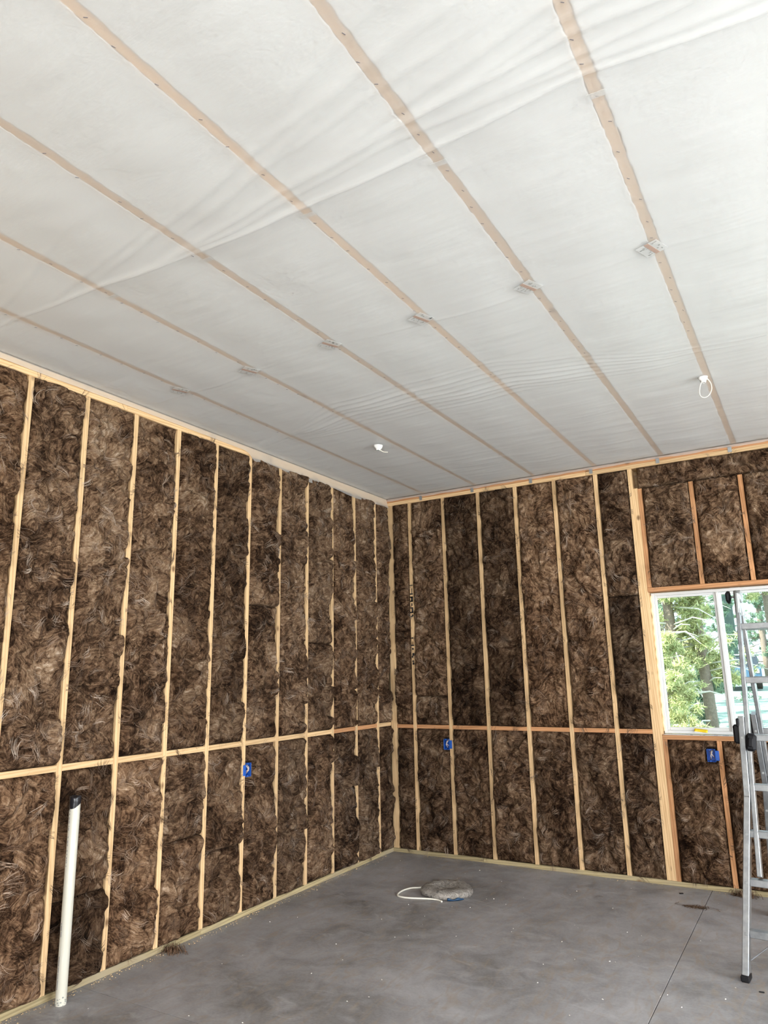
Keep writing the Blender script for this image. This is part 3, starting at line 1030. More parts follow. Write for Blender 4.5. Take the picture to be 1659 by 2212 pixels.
# ----------------------------------------------------------------------------
# window
# ----------------------------------------------------------------------------
YF = .092
win = empty('window_1')
tag(win, 'white vinyl sliding window in the back wall', kind='structure')
def ring(name, x0, x1, z0, z1, y0, y1, t, mat, par, tb=None):
    tb = tb or t
    b = MB()
    b.box((x0, y0, z0), (x0 + t, y1, z1), .003)
    b.box((x1 - t, y0, z0), (x1, y1, z1), .003)
    b.box((x0 + t, y0, z0), (x1 - t, y1, z0 + tb), .003)
    b.box((x0 + t, y0, z1 - t), (x1 - t, y1, z1), .003)
    return b.build(name, mat, par)
fx0, fx1, fz0, fz1 = WX0 + .003, WX1 - .003, WZ0 + .006, WZ1 - .006
ring('frame', fx0, fx1, fz0, fz1, YF, .158, .026, M_VINYL, win)
m1, m2 = 3.262, 4.013
for (a, b, yo) in ((fx0 + .026, m1 + .004, .012), (m1 + .022, m2 - .022, .034), (m2 - .004, fx1 - .026, .012)):
    sh = ring('sash', a, b, fz0 + .026, fz1 - .026, YF + yo, YF + yo + .02, .022, M_VINYL, win, .028)
    MB().box((a + .021, YF + yo + .008, fz0 + .053), (b - .021, YF + yo + .012, fz1 - .047)).build('pane', M_GLASS, sh)
for mx in (m1 + .013, m2 - .013):
    MB().box((mx - .011, YF - .002, fz0 + .026), (mx + .011, YF + .0335, fz1 - .026), .004).build('meeting_rail', M_VINYL, win)
# sealant along the left jamb
b = MB()
pts = []
for q in range(60):
    z = fz0 + .02 + (fz1 - fz0 - .04) * q / 59
    pts.append((fx0 - .001 + .003 * math.sin(q * 1.3), YF - .004 + .003 * math.sin(q * .7), z))
b.tube(pts, [.006 + .004 * abs(math.sin(q * .9)) for q in range(60)], 6)
b.build('sealant_bead', M_FOAM, win)
# self-adhesive flashing over the sill with printing
fl = MB().box((WX0 + .006, .010, WZ0 + .0002), (WX1 - .01, YF - .002, WZ0 + .0022)).build('flashing_tape', M_FLASH, win)
b = MB()
for q in range(22):
    x = WX0 + .22 + q * .06 + .02 * math.sin(q * 2.2)
    b.box((x, .016, WZ0 + .0023), (x + .022 + .012 * math.sin(q * 5), .05, WZ0 + .0027))
b.build('printed_mark', M_PURPLE, fl)['kind'] = 'stuff'
st = empty('paper_sticker', (3.025, YF - .012, fz0 + .030), 0)
tag(st, 'yellow and white sticker peeling off the window frame', 'sticker')
b = MB()
Mx = Matrix.Rotation(.10, 4, 'Y')
vs, fs = [], []
for i in range(9):
    t = i / 8
    for (z, yo) in ((-.012, -.006), (.012, .008)):
        vs.append(Mx @ Vector(((t - .5) * .105, yo + .004 * math.sin(t * 5) , z)))
for i in range(8): fs.append((i * 2, i * 2 + 2, i * 2 + 3, i * 2 + 1))
b.add(vs, fs, True)
o = b.build('sticker_face', M_YELLOW, st)
sol = o.modifiers.new('s', 'SOLIDIFY'); sol.thickness = .0008
b = MB().box((-.052, -.0075, -.0185), (.01, -.006, -.0125), 0, Mx)
b.build('sticker_margin', M_PAPER, st)

# ----------------------------------------------------------------------------
# blue electrical boxes
# ----------------------------------------------------------------------------
def elec_box(loc, rz, label, mirror=False, pale=False):
    """open front faces -y; the mounting tab is at +x (or -x when mirrored)"""
    t = empty('electrical_box', loc, rz)
    tag(t, label, 'electrical box', 'blue outlet boxes')
    s = -1 if mirror else 1
    def X(a, b): return (min(a * s, b * s), max(a * s, b * s))
    W2, H2, D = .032, .051, .062
    b = MB()
    x0, x1 = X(-W2, W2)
    th = .003
    b.box((x0, -.006, -H2), (x0 + th, D, H2), .001)
    b.box((x1 - th, -.006, -H2), (x1, D, H2), .001)
    b.box((x0 + th, -.006, -H2), (x1 - th, D, -H2 + th), .001)
    b.box((x0 + th, -.006, H2 - th), (x1 - th, D, H2), .001)
    b.box((x0 + th, D - th, -H2 + th), (x1 - th, D, H2 - th))
    b.build('box_shell', M_BLUE, t)
    b = MB()
    a0, a1 = X(W2 - .001, W2 + .030)
    b.box((a0, -.0085, -.040), (a1, -.0015, .040), .003)
    b.build('mounting_tab', M_BLUE, t)
    b = MB()
    for z in (-.044, .044): b.tube([(-.006, -.007, z), (-.006, .012, z)], .0055, 8)
    b.build('screw_post', M_BLUE, t)
    for q, dx in enumerate((-.012, .004, .014)):
        pts = []
        for i in range(9):
            u = i / 8
            pts.append((s * (dx + .010 * math.sin(u * 3.2 + q * 2)), .050 - .06 * math.sin(u * PI) * (.8 + .15 * q), .040 - .080 * u + .006 * q))
        MB().tube(pts, .0030 if q else .004, 6).build('cable', M_CABLE if q == 1 else M_COPPER, t)
    return t
elec_box((-.0005, studs_l[5] + .019 + .033, 1.047), PI / 2, 'blue plastic electrical box on the left wall below the blocking', mirror=True)
elec_box((studs_b[1] - .019 - .033, -.0005, 1.062), 0, 'blue plastic electrical box on the back wall near the corner')
elec_box((3.146 - .019 - .033, -.0005, 1.048), 0, 'blue plastic electrical box below the window, full of dark wire')

# ----------------------------------------------------------------------------
# white drain pipe with taped top
# ----------------------------------------------------------------------------
px_, py_ = .097, -3.868
pipe = empty('drain_pipe', (px_, py_, 0), 0)
tag(pipe, 'white plastic pipe standing up from the floor with a black taped top', 'pipe')
def lathe(prof, n=28):
    vs, fs = [], []
    for (r, z) in prof:
        for k in range(n):
            a = 2 * PI * k / n
            vs.append((r * math.cos(a), r * math.sin(a), z))
    for i in range(len(prof) - 1):
        for k in range(n):
            fs.append((i * n + k, i * n + (k + 1) % n, (i + 1) * n + (k + 1) % n, (i + 1) * n + k))
    return vs, fs
b = MB()
b.add(*lathe([(.0298, 0.0), (.0302, .02), (.0302, .5), (.0302, 1.075), (.029, 1.077), (.0265, 1.077), (.0262, .9)]), True)
b.build('pipe_body', M_PVC, pipe)
n = 28
vs, fs = [], []
rows = [(.0308, 0), (.0325, .3), (.0318, .6), (.0332, .9), (.0322, 1.0), (.018, 1.03), (.0, 1.02)]
for ri, (r, t) in enumerate(rows):
    for k in range(n):
        a = 2 * PI * k / n
        low = 1.030 + .017 * math.cos(a - .75) + .004 * math.sin(3 * a)
        top = 1.091 + .004 * math.sin(2 * a)
        z = low + (top - low) * t
        rr = r + .0010 * math.sin(5 * a + ri * 2) * (ri < 5)
        vs.append((rr * math.cos(a), rr * math.sin(a), z))
for i in range(len(rows) - 1):
    for k in range(n):
        fs.append((i * n + k, i * n + (k + 1) % n, (i + 1) * n + (k + 1) % n, (i + 1) * n + k))
b = MB(); b.add(vs, fs, True)
b.build('black_tape_cap', M_BLACK, pipe)
# the line of small print down the side towards the camera's left
b = MB()
dirc = math.atan2(CAM.y - py_, CAM.x - px_) - .95
rr = random.Random(3)
for (z0, z1, dens) in ((.70, 1.03, 1.0), (.11, .42, .75)):
    z = z1
    while z > z0:
        L = rr.choice((.006, .008, .010, .016)) if dens > .9 else rr.choice((.010, .028, .05))
        if rr.random() < .8:
            a = dirc
            for q in (-1, 1):
                aa = a + q * .05 * rr.uniform(.4, 1)
                Mt = Matrix.Translation((.0304 * math.cos(aa), .0304 * math.sin(aa), z)) @ Matrix.Rotation(aa, 4, 'Z')
                b.box((-.0003, -.0012, -L), (.0003, .0012, 0), 0, Mt)
        z -= L + rr.choice((.003, .004, .012))
b.build('small_print', M_INKG, pipe)['kind'] = 'stuff'
# mortar splashes at the foot
b = MB()
for q in range(46):
    a = rr.uniform(0, 2 * PI); z = abs(rr.gauss(0, .02)) + .002
    s_ = rr.uniform(.0015, .005)
    Mt = Matrix.Translation((.0303 * math.cos(a), .0303 * math.sin(a), z)) @ Matrix.Rotation(a, 4, 'Z')
    b.box((-.0006, -s_, -s_ * .6), (.0010, s_, s_ * .6), .0003, Mt)
b.build('cement_splash', plain('cement_splash', (.28, .30, .28), .9), pipe)['kind'] = 'stuff'

# ----------------------------------------------------------------------------
# ceiling cables poking through torn plastic
# ----------------------------------------------------------------------------
def smooth_curve(pts, n=40):
    pts = [Vector(p) for p in pts]
    out = []
    m = len(pts)
    for i in range(m - 1):
        p0, p1, p2, p3 = pts[max(i - 1, 0)], pts[i], pts[i + 1], pts[min(i + 2, m - 1)]
        for k in range(n // (m - 1)):
            t = k / (n // (m - 1))
            out.append(.5 * ((2 * p1) + (-p0 + p2) * t + (2 * p0 - 5 * p1 + 4 * p2 - p3) * t * t + (-p0 + 3 * p1 - 3 * p2 + p3) * t ** 3))
    out.append(pts[-1])
    return out
def torn(name, par, r0, seed):
    rr = random.Random(seed)
    b = MB()
    n = 18
    vs, fs = [], []
    for ring_ in range(5):
        for k in range(n):
            a = 2 * PI * k / n
            r = r0 * (1.0 - .16 * ring_) * (1 + .22 * rr.uniform(-1, 1) * (ring_ > 0))
            z = -.002 - ring_ * .011 + .007 * rr.uniform(-1, 1) * (ring_ > 0)
            vs.append((r * math.cos(a), r * math.sin(a), z))
    for i in range(4):
        for k in range(n): fs.append((i * n + k, i * n + (k + 1) % n, (i + 1) * n + (k + 1) % n, (i + 1) * n + k))
    b.add(vs, fs, True)
    return b.build(name, plain('torn_plastic_%d' % seed, (.86, .86, .85), .3, var=.04), par)
z0 = float(ZS - sheet_drop(3.545, -1.775))
c1 = empty('cable_loop', (3.545, -1.775, z0))
tag(c1, 'white cable hanging in a loop from the ceiling plastic above the ladder', 'cable')
M_ = r2  # image right
def P3(dx, dz, dd=0.0): return (rgt.x * dx - .51 * dd, rgt.y * dx + .86 * dd, dz)
b = MB()
b.tube(smooth_curve([P3(-.012, .01), P3(-.01, -.025), P3(-.028, -.07), P3(-.036, -.115), P3(-.028, -.142), P3(.0, -.147),
                     P3(.03, -.125), P3(.048, -.085), P3(.046, -.045), P3(.026, -.012), P3(.004, .01)], 60), .0042, 8, flat=.6)
b.build('cable', M_CABLE, c1)
torn('torn_plastic', c1, .030, 5)
z0 = float(ZS - sheet_drop(.955, -1.76))
c2 = empty('cable_stub', (.955, -1.76, z0))
tag(c2, 'short white cable end poking down through torn ceiling plastic near the corner', 'cable')
b = MB()
b.tube(smooth_curve([P3(-.01, .012), P3(-.008, -.006), P3(.012, -.035), P3(.045, -.058), P3(.085, -.062)], 32), .0048, 8, flat=.7)
b.build('cable', M_CABLE, c2)
torn('torn_plastic', c2, .042, 6)

# ----------------------------------------------------------------------------
# wrapped cable coil on the floor
# ----------------------------------------------------------------------------
coil = empty('cable_coil', (1.105, -1.035, 0), 0)
tag(coil, 'roll of white cable in dusty plastic wrap lying on the floor', 'cable coil')
b = MB()
for lay in range(3):
    for q in range(6):
        R = .095 + q * .0155
        b.tube([(R * math.cos(a) * 1.03, R * math.sin(a), .009 + lay * .0125 + .002 * math.sin(a * 3 + q)) for a in np.linspace(0, 2 * PI, 40)[:-1]], .0062, 6, closed=True)
b.build('cable_turns', M_CABLE, coil)
n, vs, fs = 48, [], []
prof = [(.0, .044), (.05, .043), (.085, .052), (.12, .060), (.16, .060), (.188, .054), (.204, .040), (.209, .024), (.203, .008), (.190, .002)]
rr = random.Random(4)
for ri, (r, z) in enumerate(prof):
    for k in range(n):
        a = 2 * PI * k / n
        cr = 1 + .022 * math.sin(a * 5 + 1) + .014 * math.sin(a * 11 + ri)
        if abs(((a - 5.9 + PI) % (2 * PI)) - PI) < .35: cr *= 1.05
        zz_ = z + (.004 * math.sin(a * 9 + ri * 2) + .005 * rr.uniform(-1, 1)) * (0 < ri < 8) 
        vs.append((r * cr * 1.03 * math.cos(a), r * cr * math.sin(a), max(.0015, zz_)))
for i in range(len(prof) - 1):
    for k in range(n): fs.append((i * n + k, (i + 1) * n + k, (i + 1) * n + (k + 1) % n, i * n + (k + 1) % n))
b = MB(); b.add(vs, fs, True)
b.build('plastic_wrap', M_WRAP, coil)
b = MB()
vs, fs = [], []
for i in range(14):
    a = -1.12 + .62 * i / 13
    for (r, z) in ((.216, .002), (.222, .012 + .003 * math.sin(i * .9)), (.216, .019 + .006 * math.sin(i * .8 + 1))):
        vs.append((r * 1.03 * math.cos(a), r * math.sin(a), z))
for i in range(13):
    for q in range(2): fs.append((i * 3 + q, i * 3 + 3 + q, i * 3 + 4 + q, i * 3 + 1 + q))
b.add(vs, fs, True)
o = b.build('blue_label', plain('blue_label', (.006, .045, .11), .4), coil)
sol = o.modifiers.new('s', 'SOLIDIFY'); sol.thickness = .001
# the tail makes a long loop to the camera's left
fl_ = Vector((-rgt.x, -rgt.y, 0)); fn_ = Vector((-fwd.x, -fwd.y, 0)).normalized()
def PF(l, nn, z=.007): 
    q = fl_ * l + fn_ * nn
    return (q.x, q.y, z)
b = MB()
b.tube(smooth_curve([PF(.10, -.17, .02), PF(.20, -.155), PF(.29, -.14), PF(.365, -.07), PF(.405, .03), PF(.392, .085), PF(.33, .125),
                     PF(.24, .145), PF(.15, .165), PF(.09, .195), PF(.06, .235, .006)], 60), .0065, 8)
b.build('cable_tail', M_CABLE, coil)

# ----------------------------------------------------------------------------
# articulated aluminium step ladder
# ----------------------------------------------------------------------------
an = math.radians(4)
sV = Vector((math.sin(an), math.cos(an), 0)); wV = Vector((math.cos(an), -math.sin(an), 0)); zV = Vector((0, 0, 1))
A0 = Vector((3.374, -1.762, 0)) + wV * .115
LB, LH, LW = 1.30, 2.25, .40
lad = empty('folding_ladder', A0)
tag(lad, 'aluminium folding ladder with black knobs standing open by the window', 'ladder')
def frame_at(front):
    base = Vector((0, 0, 0)) if front else sV * LB
    top = sV * (LB / 2 + (-.030 if front else .030)) + zV * LH
    return base, top
def bar(name, p, q, dx, dy, mat, par, xdir, ch=.003, chan=False):
    """bar of section dx (along xdir) by dy from p to q, hollow-looking when chan"""
    p, q = Vector(p), Vector(q)
    z = (q - p).normalized(); x = (xdir - z * xdir.dot(z)).normalized(); y = z.cross(x)
    M = Matrix(((x.x, y.x, z.x, p.x), (x.y, y.y, z.y, p.y), (x.z, y.z, z.z, p.z), (0, 0, 0, 1)))
    L = (q - p).length
    b = MB()
    if chan:
        t = .0035
        b.box((-dx / 2, -dy / 2, 0), (-dx / 2 + t, dy / 2, L), 0)
        b.box((dx / 2 - t, -dy / 2, 0), (dx / 2, dy / 2, L), 0)
        b.box((-dx / 2 + t, dy / 2 - t, 0), (dx / 2 - t, dy / 2, L), 0)
        b.box((-dx / 2 + t, -dy / 2 + .004, 0), (dx / 2 - t, -dy / 2 + .004 + t, L), 0)
    else:
        b.box((-dx / 2, -dy / 2, 0), (dx / 2, dy / 2, L), ch)
    o = link(name, b.mesh(name, mat), par)
    o.matrix_local = M
    return o
rungs_outer = [.105, .222, .338, .455, .585]
rungs_inner = [.745, .905]
for front in (True, False):
    B0, T0 = frame_at(front)
    ax = (T0 - B0)
    def at(q, lat=0.0, out=0.0):
        return B0 + ax * q + wV * lat
    for side in (0, 1):
        s_ = -1 if side == 0 else 1
        l0 = 0 if side == 0 else LW
        # inner rail, straight, from its lower end to the hinge
        bar('inner_rail', at(.235, l0), at(.985, l0), .026, .060, M_ALU, lad, wV)
        # outer rail: upright part, then flared leg
        o1, o2 = l0 + s_ * .033, l0 + s_ * .033
        foot = l0 + s_ * .115
        bar('outer_rail', at(.425, o1), at(.64, o1), .036, .072, M_ALU, lad, wV)
        bar('flared_leg', at(.010, foot), at(.430, o1), .036, .072, M_ALU, lad, wV)
        # rubber foot
        fp = at(.0, foot)
        b = MB().box((-.024, -.044, .0), (.024, .044, .034), .006)
        b.build('rubber_foot', M_BKPL, lad, (fp.x, fp.y, .0006), (0, 0, -an))
        # rivets
        for q in rungs_outer:
            tq = min(1, q / .43)
            lat = foot + (o1 - foot) * tq
            c = at(q, lat) - sV * .037
            MB().tube([c, c - sV * .005], .008, 10).build('rivet', M_STEEL, lad)
        # locking knob on the outer rail
        lk = at(.60, o1 + s_ * .03)
        b = MB()
        Mt = Matrix.Translation(lk) @ Matrix.Rotation(-an, 4, 'Z')
        b.box((-.026, -.022, -.075), (.020, .03, .045), .012, Mt)
        b.box((.0 if s_ < 0 else -.02, -.03, .03), (.02 if s_ < 0 else .0, .02, .085), .006, Mt)
        b.build('lock_housing', M_BKPL, lad)
        if front:
            b = MB()
            Mt = Matrix.Translation(at(.575, o1 - s_ * .052) - sV * .045) @ Matrix.Rotation(-an, 4, 'Z') @ Matrix.Rotation(-s_ * .12, 4, 'Y')
            b.box((-.031, -.022, -.058), (.031, .022, .052), .016, Mt)
            b.box((-.014, -.030, -.030), (.014, -.018, .026), .006, Mt)
            b.build('lock_lever', M_BKPL, lad)
        # hinge bracket on this rail
        bar('hinge_plate', at(.94, l0) - wV * 0, at(1.0, l0) + zV * .025, .034, .066, M_STEEL, lad, wV, .012)
    for q in rungs_outer:
        tq = min(1, q / .43)
        a_, b_ = -.115 + .082 * tq, LW + .115 - .082 * tq
        c0, c1_ = at(q, a_ + .016), at(q, b_ - .016)
        b = MB()
        bar('rung', c0, c1_, .052, .040, M_ALU, lad, ax.normalized() * .0 + sV)
    for q in rungs_inner:
        bar('rung', at(q, .012), at(q, LW - .012), .050, .040, M_ALU, lad, sV)
    if front:
        # diagonal brace under the lowest rung
        for side in (0, 1):
            s_ = -1 if side == 0 else 1
            l0 = 0 if side == 0 else LW
            bar('brace', at(.045, l0 + s_ * .085), at(.098, l0 - s_ * .06), .014, .006, M_ALU, lad, sV)
for side in (0, 1):
    s_ = -1 if side == 0 else 1
    l0 = 0 if side == 0 else LW
    hp = sV * (LB / 2) + zV * (LH + .0) + wV * l0
    b = MB()
    b.tube([hp - wV * .022, hp + wV * .022], .046, 20)
    b.build('hinge_disc', M_STEEL, lad)
    b = MB()
    b.tube([hp + wV * s_ * .02, hp + wV * s_ * .05], .008, 10)
    b.build('hinge_pin', M_STEEL, lad)
    b = MB()
    c = hp + wV * s_ * .062
    vs, fs = [], []
    n = 20
    for (dx, r) in ((-.016, .018), (-.010, .042), (.006, .045), (.014, .036), (.016, .0)):
        for k in range(n):
            a = 2 * PI * k / n
            rr_ = r * (1 + .10 * math.cos(5 * a))
            p = c + wV * s_ * dx + sV * rr_ * math.cos(a) + zV * rr_ * math.sin(a)
            vs.append(p)
    for i in range(4):
        for k in range(n): fs.append((i * n + k, i * n + (k + 1) % n, (i + 1) * n + (k + 1) % n, (i + 1) * n + k))
    b.add(vs, fs, True)
    b.build('hinge_knob', M_BKPL, lad)

# ----------------------------------------------------------------------------
# bits on the floor
# ----------------------------------------------------------------------------
rr = random.Random(12)
def crumbs(name, spots, mat, label, cat):
    b = MB()
    for (x, y, s_) in spots:
        a = rr.uniform(0, PI)
        Mt = Matrix.Translation((x, y, s_ * .5)) @ Matrix.Rotation(a, 4, 'Z') @ Matrix.Rotation(rr.uniform(-.5, .5), 4, 'X')
        w, d, h = s_ * rr.uniform(.6, 1.6), s_ * rr.uniform(.4, .9), s_ * .4
        vs = [Mt @ Vector(p) for p in ((-w, -d, -h), (w, -d * .6, -h), (w * .7, d, -h), (-w * .8, d * .7, -h), (0, 0, h))]
        b.add(vs, [(3, 2, 1, 0), (0, 1, 4), (1, 2, 4), (2, 3, 4), (3, 0, 4)])
    o = b.build(name, mat)
    return tag(o, label, cat, kind='stuff')
sp = []
for q in range(520):
    y = -.1 - 4.4 * rr.random() ** .8
    sp.append((.006 + abs(rr.gauss(0, .035)), y, rr.uniform(.0015, .0045)))
for q in range(160):
    sp.append((.05 + 3.5 * rr.random(), -.006 - abs(rr.gauss(0, .03)), rr.uniform(.0015, .004)))
crumbs('sawdust', sp, M_CRUMB, 'scattered sawdust crumbs along the bottom plates', 'sawdust')
sp = [(rr.uniform(.2, 3.9), rr.uniform(-4.0, -.2), rr.uniform(.002, .0055)) for q in range(90)]
crumbs('white_flecks', sp, M_WHITECRUMB, 'small pale flecks scattered over the concrete floor', 'debris')

def scrap(loc, rz, L, w_, label, tone=1.0, n=160, name='insulation_scrap', zmax=.02):
    r = np.random.default_rng(int(abs(loc[0] * 1000 + loc[1] * 77)) + 3)
    V, Q, T = [], [], []
    for q in range(n):
        x, y = r.normal(0, L * .28), r.normal(0, w_ * .3)
        a = r.normal(0, .5)
        z = abs(r.normal(0, zmax * .4)) + .001
        ds = r.uniform(.004, .012); wd_ = r.uniform(.0008, .002); cu = r.normal(0, .2)
        base = len(V)
        for s_ in range(9):
            zz_ = max(.0008, z * math.sin(PI * s_ / 8) + .001)
            V += [(x - math.sin(a) * wd_, y + math.cos(a) * wd_, zz_), (x + math.sin(a) * wd_, y - math.cos(a) * wd_, zz_)]
            x += math.cos(a) * ds; y += math.sin(a) * ds; a += cu
            if s_ < 8: Q.append((base + s_ * 2, base + s_ * 2 + 1, base + s_ * 2 + 3, base + s_ * 2 + 2))
        T += [float(np.clip(r.normal(.45, .2), 0, 1))] * 18
    me = np_mesh(name, np.array(V), np.array(Q), M_STRAND)
    at_ = me.attributes.new('tone', 'FLOAT', 'POINT')
    at_.data.foreach_set('value', np.array(T, np.float32))
    o = link(name, me, None, loc, (0, 0, rz))
    o.color = (tone, tone * .9, tone * .82, 1)
    return tag(o, label, 'insulation')
scrap((.035, -3.02, .001), .3, .10, .05, 'tuft of brown wool spilling over the left bottom plate onto the floor', .9, 200, zmax=.05)
scrap((2.90, -.50, .001), .05, .20, .04, 'reddish scrap of brown wool lying on the floor in front of the back wall', .75, 110, zmax=.012)
scrap((3.20, -.05, .001), .2, .14, .05, 'tuft of brown wool hanging over the bottom plate behind the ladder', .85, 200, zmax=.06)
o = MB().box((-.016, -.008, 0), (.016, .008, .006), .002).build('plastic_offcut', M_BKPL, None, (2.78, -.20, .0006), (0, 0, .5))
tag(o, 'tiny black offcut lying on the floor near the back wall', 'offcut')
o = MB().box((-.014, -.005, 0), (.014, .005, .005), .002).build('plastic_offcut', M_BKPL, None, (3.46, -1.90, .0006), (0, 0, .1))
tag(o, 'small black offcut lying on the floor beside the ladder foot', 'offcut')

# ----------------------------------------------------------------------------
# outdoors
# ----------------------------------------------------------------------------
gx = np.linspace(-40, 50, 46); gy = np.concatenate([np.linspace(-30, .3, 12), np.linspace(1, 75, 60)])
X, Y = np.meshgrid(gx, gy)
def ground_z(x, y): return -.30 + np.clip((np.asarray(y, float) - 5) / 30, 0, 3) * .92 + .05 * fbm(np.asarray(x) * .3, np.asarray(y) * .3, 2, 2)
Z = ground_z(X, Y)
Z = np.where((Y < 1.5), -.30, Z)
idx = np.arange(X.size).reshape(X.shape)
Q = np.stack([idx[:-1, :-1], idx[:-1, 1:], idx[1:, 1:], idx[1:, :-1]], -1).reshape(-1, 4)
g = link('ground', np_mesh('ground', np.stack([X, Y, Z], -1).reshape(-1, 3), Q, M_GRASS))
tag(g, 'pale lawn outside the window', kind='structure')

def tufts_mesh(centers, n_each, length, mat, seed, up=.3):
    r = np.random.default_rng(seed)
    C = np.repeat(np.asarray(centers), n_each, 0)
    n = len(C)
    d = r.normal(0, 1, (n, 3)); d[:, 2] += up
    d /= np.linalg.norm(d, axis=1)[:, None]
    e = np.cross(d, r.normal(0, 1, (n, 3))); e /= np.linalg.norm(e, axis=1)[:, None] + 1e-6
    L = length * r.uniform(.5, 1.2, n)[:, None]
    C = C + r.normal(0, length * .35, (n, 3))
    wd_ = L * .13
    V = np.stack([C - e * wd_, C + e * wd_, C + d * L], 1).reshape(-1, 3)
    T = np.arange(n * 3).reshape(-1, 3)
    me = np_mesh('foliage', V, None, mat, False, T)
    at_ = me.attributes.new('tone', 'FLOAT', 'POINT')
    tn = np.clip(r.normal(.55, .28, n), 0, 1)
    at_.data.foreach_set('value', np.repeat(tn, 3).astype(np.float32))
    return me

def pine(x, y, h, r0, lean, label, seed, leaf=M_LEAF, low=.12, dens=1.0, bare=0, crown=.16):
    z0 = float(ground_z(x, y)) - .05
    t = empty('pine_tree', (x, y, z0))
    tag(t, label, 'tree', 'trees outside the window')
    r = random.Random(seed)
    pts = []
    for i in range(9):
        s_ = i / 8
        pts.append(Vector((lean[0] * s_ * h + .03 * h * .2 * math.sin(s_ * 5 + seed), lean[1] * s_ * h, s_ * h)))
    MB().tube(pts, [r0 * (1 - .75 * i / 8) for i in range(9)], 9).build('trunk', M_BARK, t)
    def tr(s_):
        q = s_ * 8; i = min(7, int(q)); return pts[i].lerp(pts[i + 1], q - i)
    b = MB(); cen = []
    nb = int(34 * dens)
    for q in range(nb):
        s_ = low + (1 - low) * (q + r.random()) / nb
        L = crown * h * (1.15 - s_ * .95) * r.uniform(.6, 1.2)
        a = r.uniform(0, 2 * PI)
        p = tr(min(.985, s_))
        e = p + Vector((math.cos(a) * L, math.sin(a) * L, L * r.uniform(-.15, .35)))
        m_ = p.lerp(e, .5) + Vector((0, 0, -.06 * L))
        b.tube([p, m_, e], [r0 * .18, r0 * .12, r0 * .05], 5)
        for w in range(14):
            f = .25 + .75 * r.random()
            c = p.lerp(e, f)
            cen.append((c.x + r.gauss(0, .13 * L), c.y + r.gauss(0, .13 * L), c.z + r.gauss(0, .10 * L)))
    for q in range(bare):
        s_ = r.uniform(.03, .45); a = r.uniform(0, 2 * PI); L = r.uniform(.5, 1.5)
        p = tr(s_); e = p + Vector((math.cos(a) * L, math.sin(a) * L, L * r.uniform(-.4, .5)))
        m_ = p.lerp(e, .55) + Vector((0, 0, .12 * L))
        b.tube([p, m_, e], [.022, .016, .006], 5)
    b.build('branches', M_TWIG if bare else M_BARK, t)
    link('foliage', tufts_mesh(cen, 50, .15 if h > 6 else .10, leaf, seed), t)
    return t
pine(.85, 12.2, 9.5, .17, (.012, -.02), 'leaning pine trunk nearest the left pane of the window', 1, low=.10, dens=1.2, bare=30, crown=.12)
pine(1.52, 12.6, 10.5, .15, (-.004, .0), 'straight dark pine trunk in the middle of the left pane', 2, low=.14, dens=1.1, bare=30, crown=.055)
pine(1.30, 8.4, 2.7, .035, (.03, 0), 'young yellow-green pine low behind the left pane', 3, low=.08, dens=.9, crown=.30)
pine(.35, 9.6, 3.6, .05, (.0, 0), 'young bushy pine at the left edge of the left pane', 4, low=.05, dens=1.0, crown=.28)
pine(-.6, 17.0, 12, .2, (.0, 0), 'tall pine further back behind the leaning trunk', 5, low=.06, dens=1.2, crown=.2)
pine(-.9, 20.5, 12, .2, (.01, 0), 'tall pine further back behind the straight trunk', 6, M_LEAF2, low=.06, dens=1.2, crown=.15)
pine(2.6, 23.0, 13, .2, (-.01, 0), 'tall bare-stemmed pine with a high crown behind the ladder', 7, low=.32, dens=1.1, crown=.14)
pine(5.6, 26.0, 13, .22, (.0, 0), 'pine with yellow-green crown far behind the ladder', 8, low=.22, dens=1.2, crown=.18)
pine(.95, 48.0, 12, .25, (.0, 0), 'bluish pine far across the lawn behind the ladder', 9, M_LEAF2, low=.03, dens=1.6, crown=.13)
pine(-2.6, 24.0, 13, .22, (.0, 0), 'tall pine at the far left seen past the leaning trunk', 10, low=.05, dens=1.2, crown=.2)
pine(-1.7, 50.0, 15, .30, (.0, 0), 'distant pine behind the parked car', 11, M_LEAF2, low=.10, dens=1.4, crown=.22)
pine(3.2, 50.0, 14, .28, (.0, 0), 'distant bluish pine at the right side of the lawn', 12, M_LEAF2, low=.03, dens=1.4, crown=.24)
pine(-6.2, 40.0, 15, .28, (.0, 0), 'distant pine filling the left of the view outside', 13, low=.03, dens=1.4, crown=.24)
pine(.55, 14.6, 3.0, .04, (0, 0), 'small bushy pine low between the two trunks', 14, low=.04, dens=.9, crown=.24)
pine(1.15, 15.4, 2.5, .04, (0, 0), 'small pine just behind the foot of the straight trunk', 15, M_LEAF2, low=.04, dens=.9, crown=.22)
pine(-.3, 13.6, 3.4, .04, (0, 0), 'small pine behind the leaning trunk at the window edge', 16, low=.04, dens=1.0, crown=.26)
pine(.45, 27.5, 6.0, .08, (0, 0), 'half-grown bluish pine between the trunks and the lawn', 17, M_LEAF2, low=.03, dens=1.2, crown=.16)
# thick trunk behind the car, haze and shade put into its dark teal
o = empty('dead_trunk', (-.72, 44.5, float(ground_z(-.7, 44.5)) - .05))
tag(o, 'thick straight dark trunk rising behind the parked car', 'tree')
MB().tube([(0, 0, 0), (.02, 0, 3), (.0, 0, 6), (-.03, 0, 9)], [.36, .32, .30, .27], 14).build('trunk', plain('hazed_bark', (.055, .085, .075), .9, var=.3, scale=8), o)

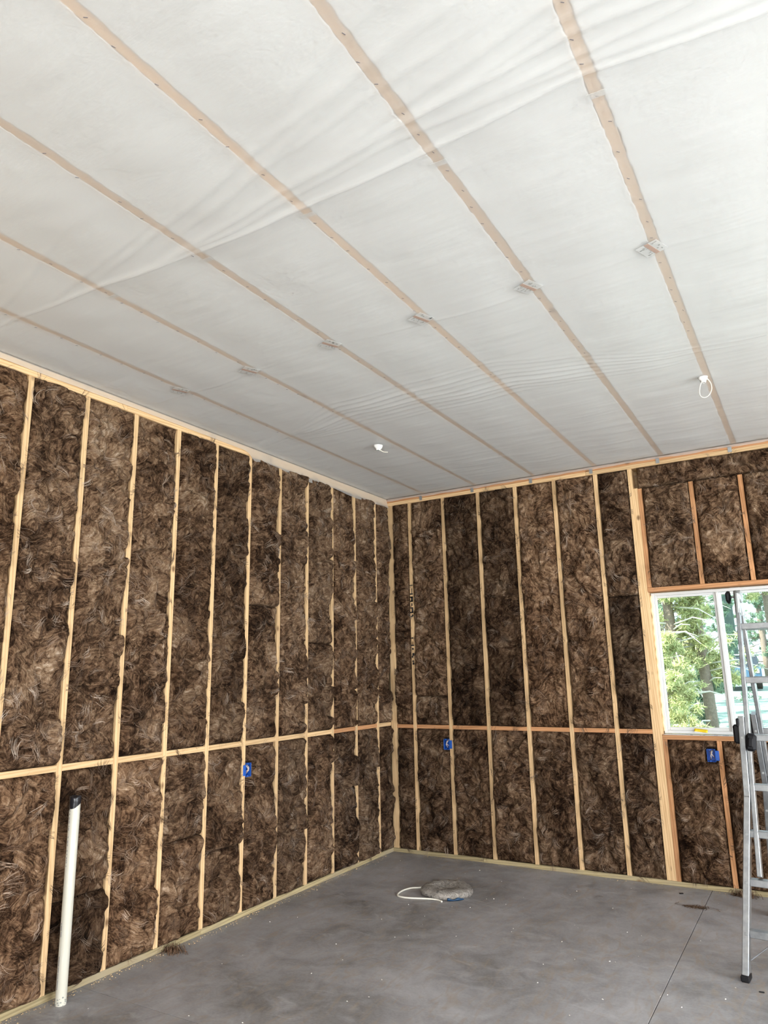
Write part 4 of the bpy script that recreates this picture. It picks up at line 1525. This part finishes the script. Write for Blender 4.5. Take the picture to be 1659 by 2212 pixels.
# parked car
def car(loc, rz, label):
    t = empty('parked_car', loc, rz)
    tag(t, label, 'car')
    W2 = .92
    prof = [(-2.2, .42), (-2.25, .75), (-2.12, 1.02), (-1.0, 1.10), (1.95, 1.12), (2.22, 1.02), (2.28, .62), (2.2, .40)]
    def ext(pr, ws, name, mat):
        n = len(pr); vs, fs = [], []
        rows = len(ws)
        for (w, sc, up_) in ws:
            for (x, z) in pr: vs.append((x * sc, w, z + up_))
        for i in range(rows - 1):
            for k in range(n): fs.append((i * n + k, (i + 1) * n + k, (i + 1) * n + (k + 1) % n, i * n + (k + 1) % n))
        fs.append(tuple(range(n))); fs.append(tuple((rows - 1) * n + k for k in range(n - 1, -1, -1)))
        b = MB(); b.add(vs, fs)
        return b.build(name, mat, t)
    ext(prof, [(-W2, .97, 0), (-W2 + .08, 1, 0), (W2 - .08, 1, 0), (W2, .97, 0)], 'body', M_CARPAINT)
    cab = [(-.95, 1.09), (-.25, 1.62), (.4, 1.72), (1.6, 1.70), (2.08, 1.10)]
    ext(cab, [(-W2 + .14, .97, 0), (-W2 + .06, 1, -.06), (W2 - .06, 1, -.06), (W2 - .14, .97, 0)], 'cabin', M_CARGLASS)
    MB().box((-.3, -W2 + .16, 1.70), (1.65, W2 - .16, 1.765), .03).build('roof', M_WHITEROOF, t)
    for sgn in (-1, 1):
        MB().box((-.1, sgn * (W2 - .24) - .02, 1.77), (1.5, sgn * (W2 - .24) + .02, 1.82), .01).build('roof_rail', M_WHITEROOF, t)
        for xw in (-1.38, 1.38):
            c = Vector((xw, sgn * (W2 - .08), .34))
            w_ = MB().tube([c - Vector((0, .11, 0)), c + Vector((0, .11, 0))], .34, 22).build('wheel', M_TYRE, t)
            MB().tube([c + Vector((0, sgn * .112, 0)), c + Vector((0, sgn * .12, 0))], .21, 16).build('hub', M_STEEL, w_)
        MB().box((2.20, sgn * (W2 - .2) - .10, .80), (2.29, sgn * (W2 - .2) + .10, 1.0), .02).build('tail_lamp', M_CARLAMP, t)
    MB().box((2.2, -.8, .45), (2.34, .8, .62), .03).build('bumper', M_TYRE, t)
    return t
cy_ = 36.5
car((.12, cy_, float(ground_z(0, cy_)) + .005), math.radians(-80), 'blue car with a pale roof parked on the lawn beyond the window')
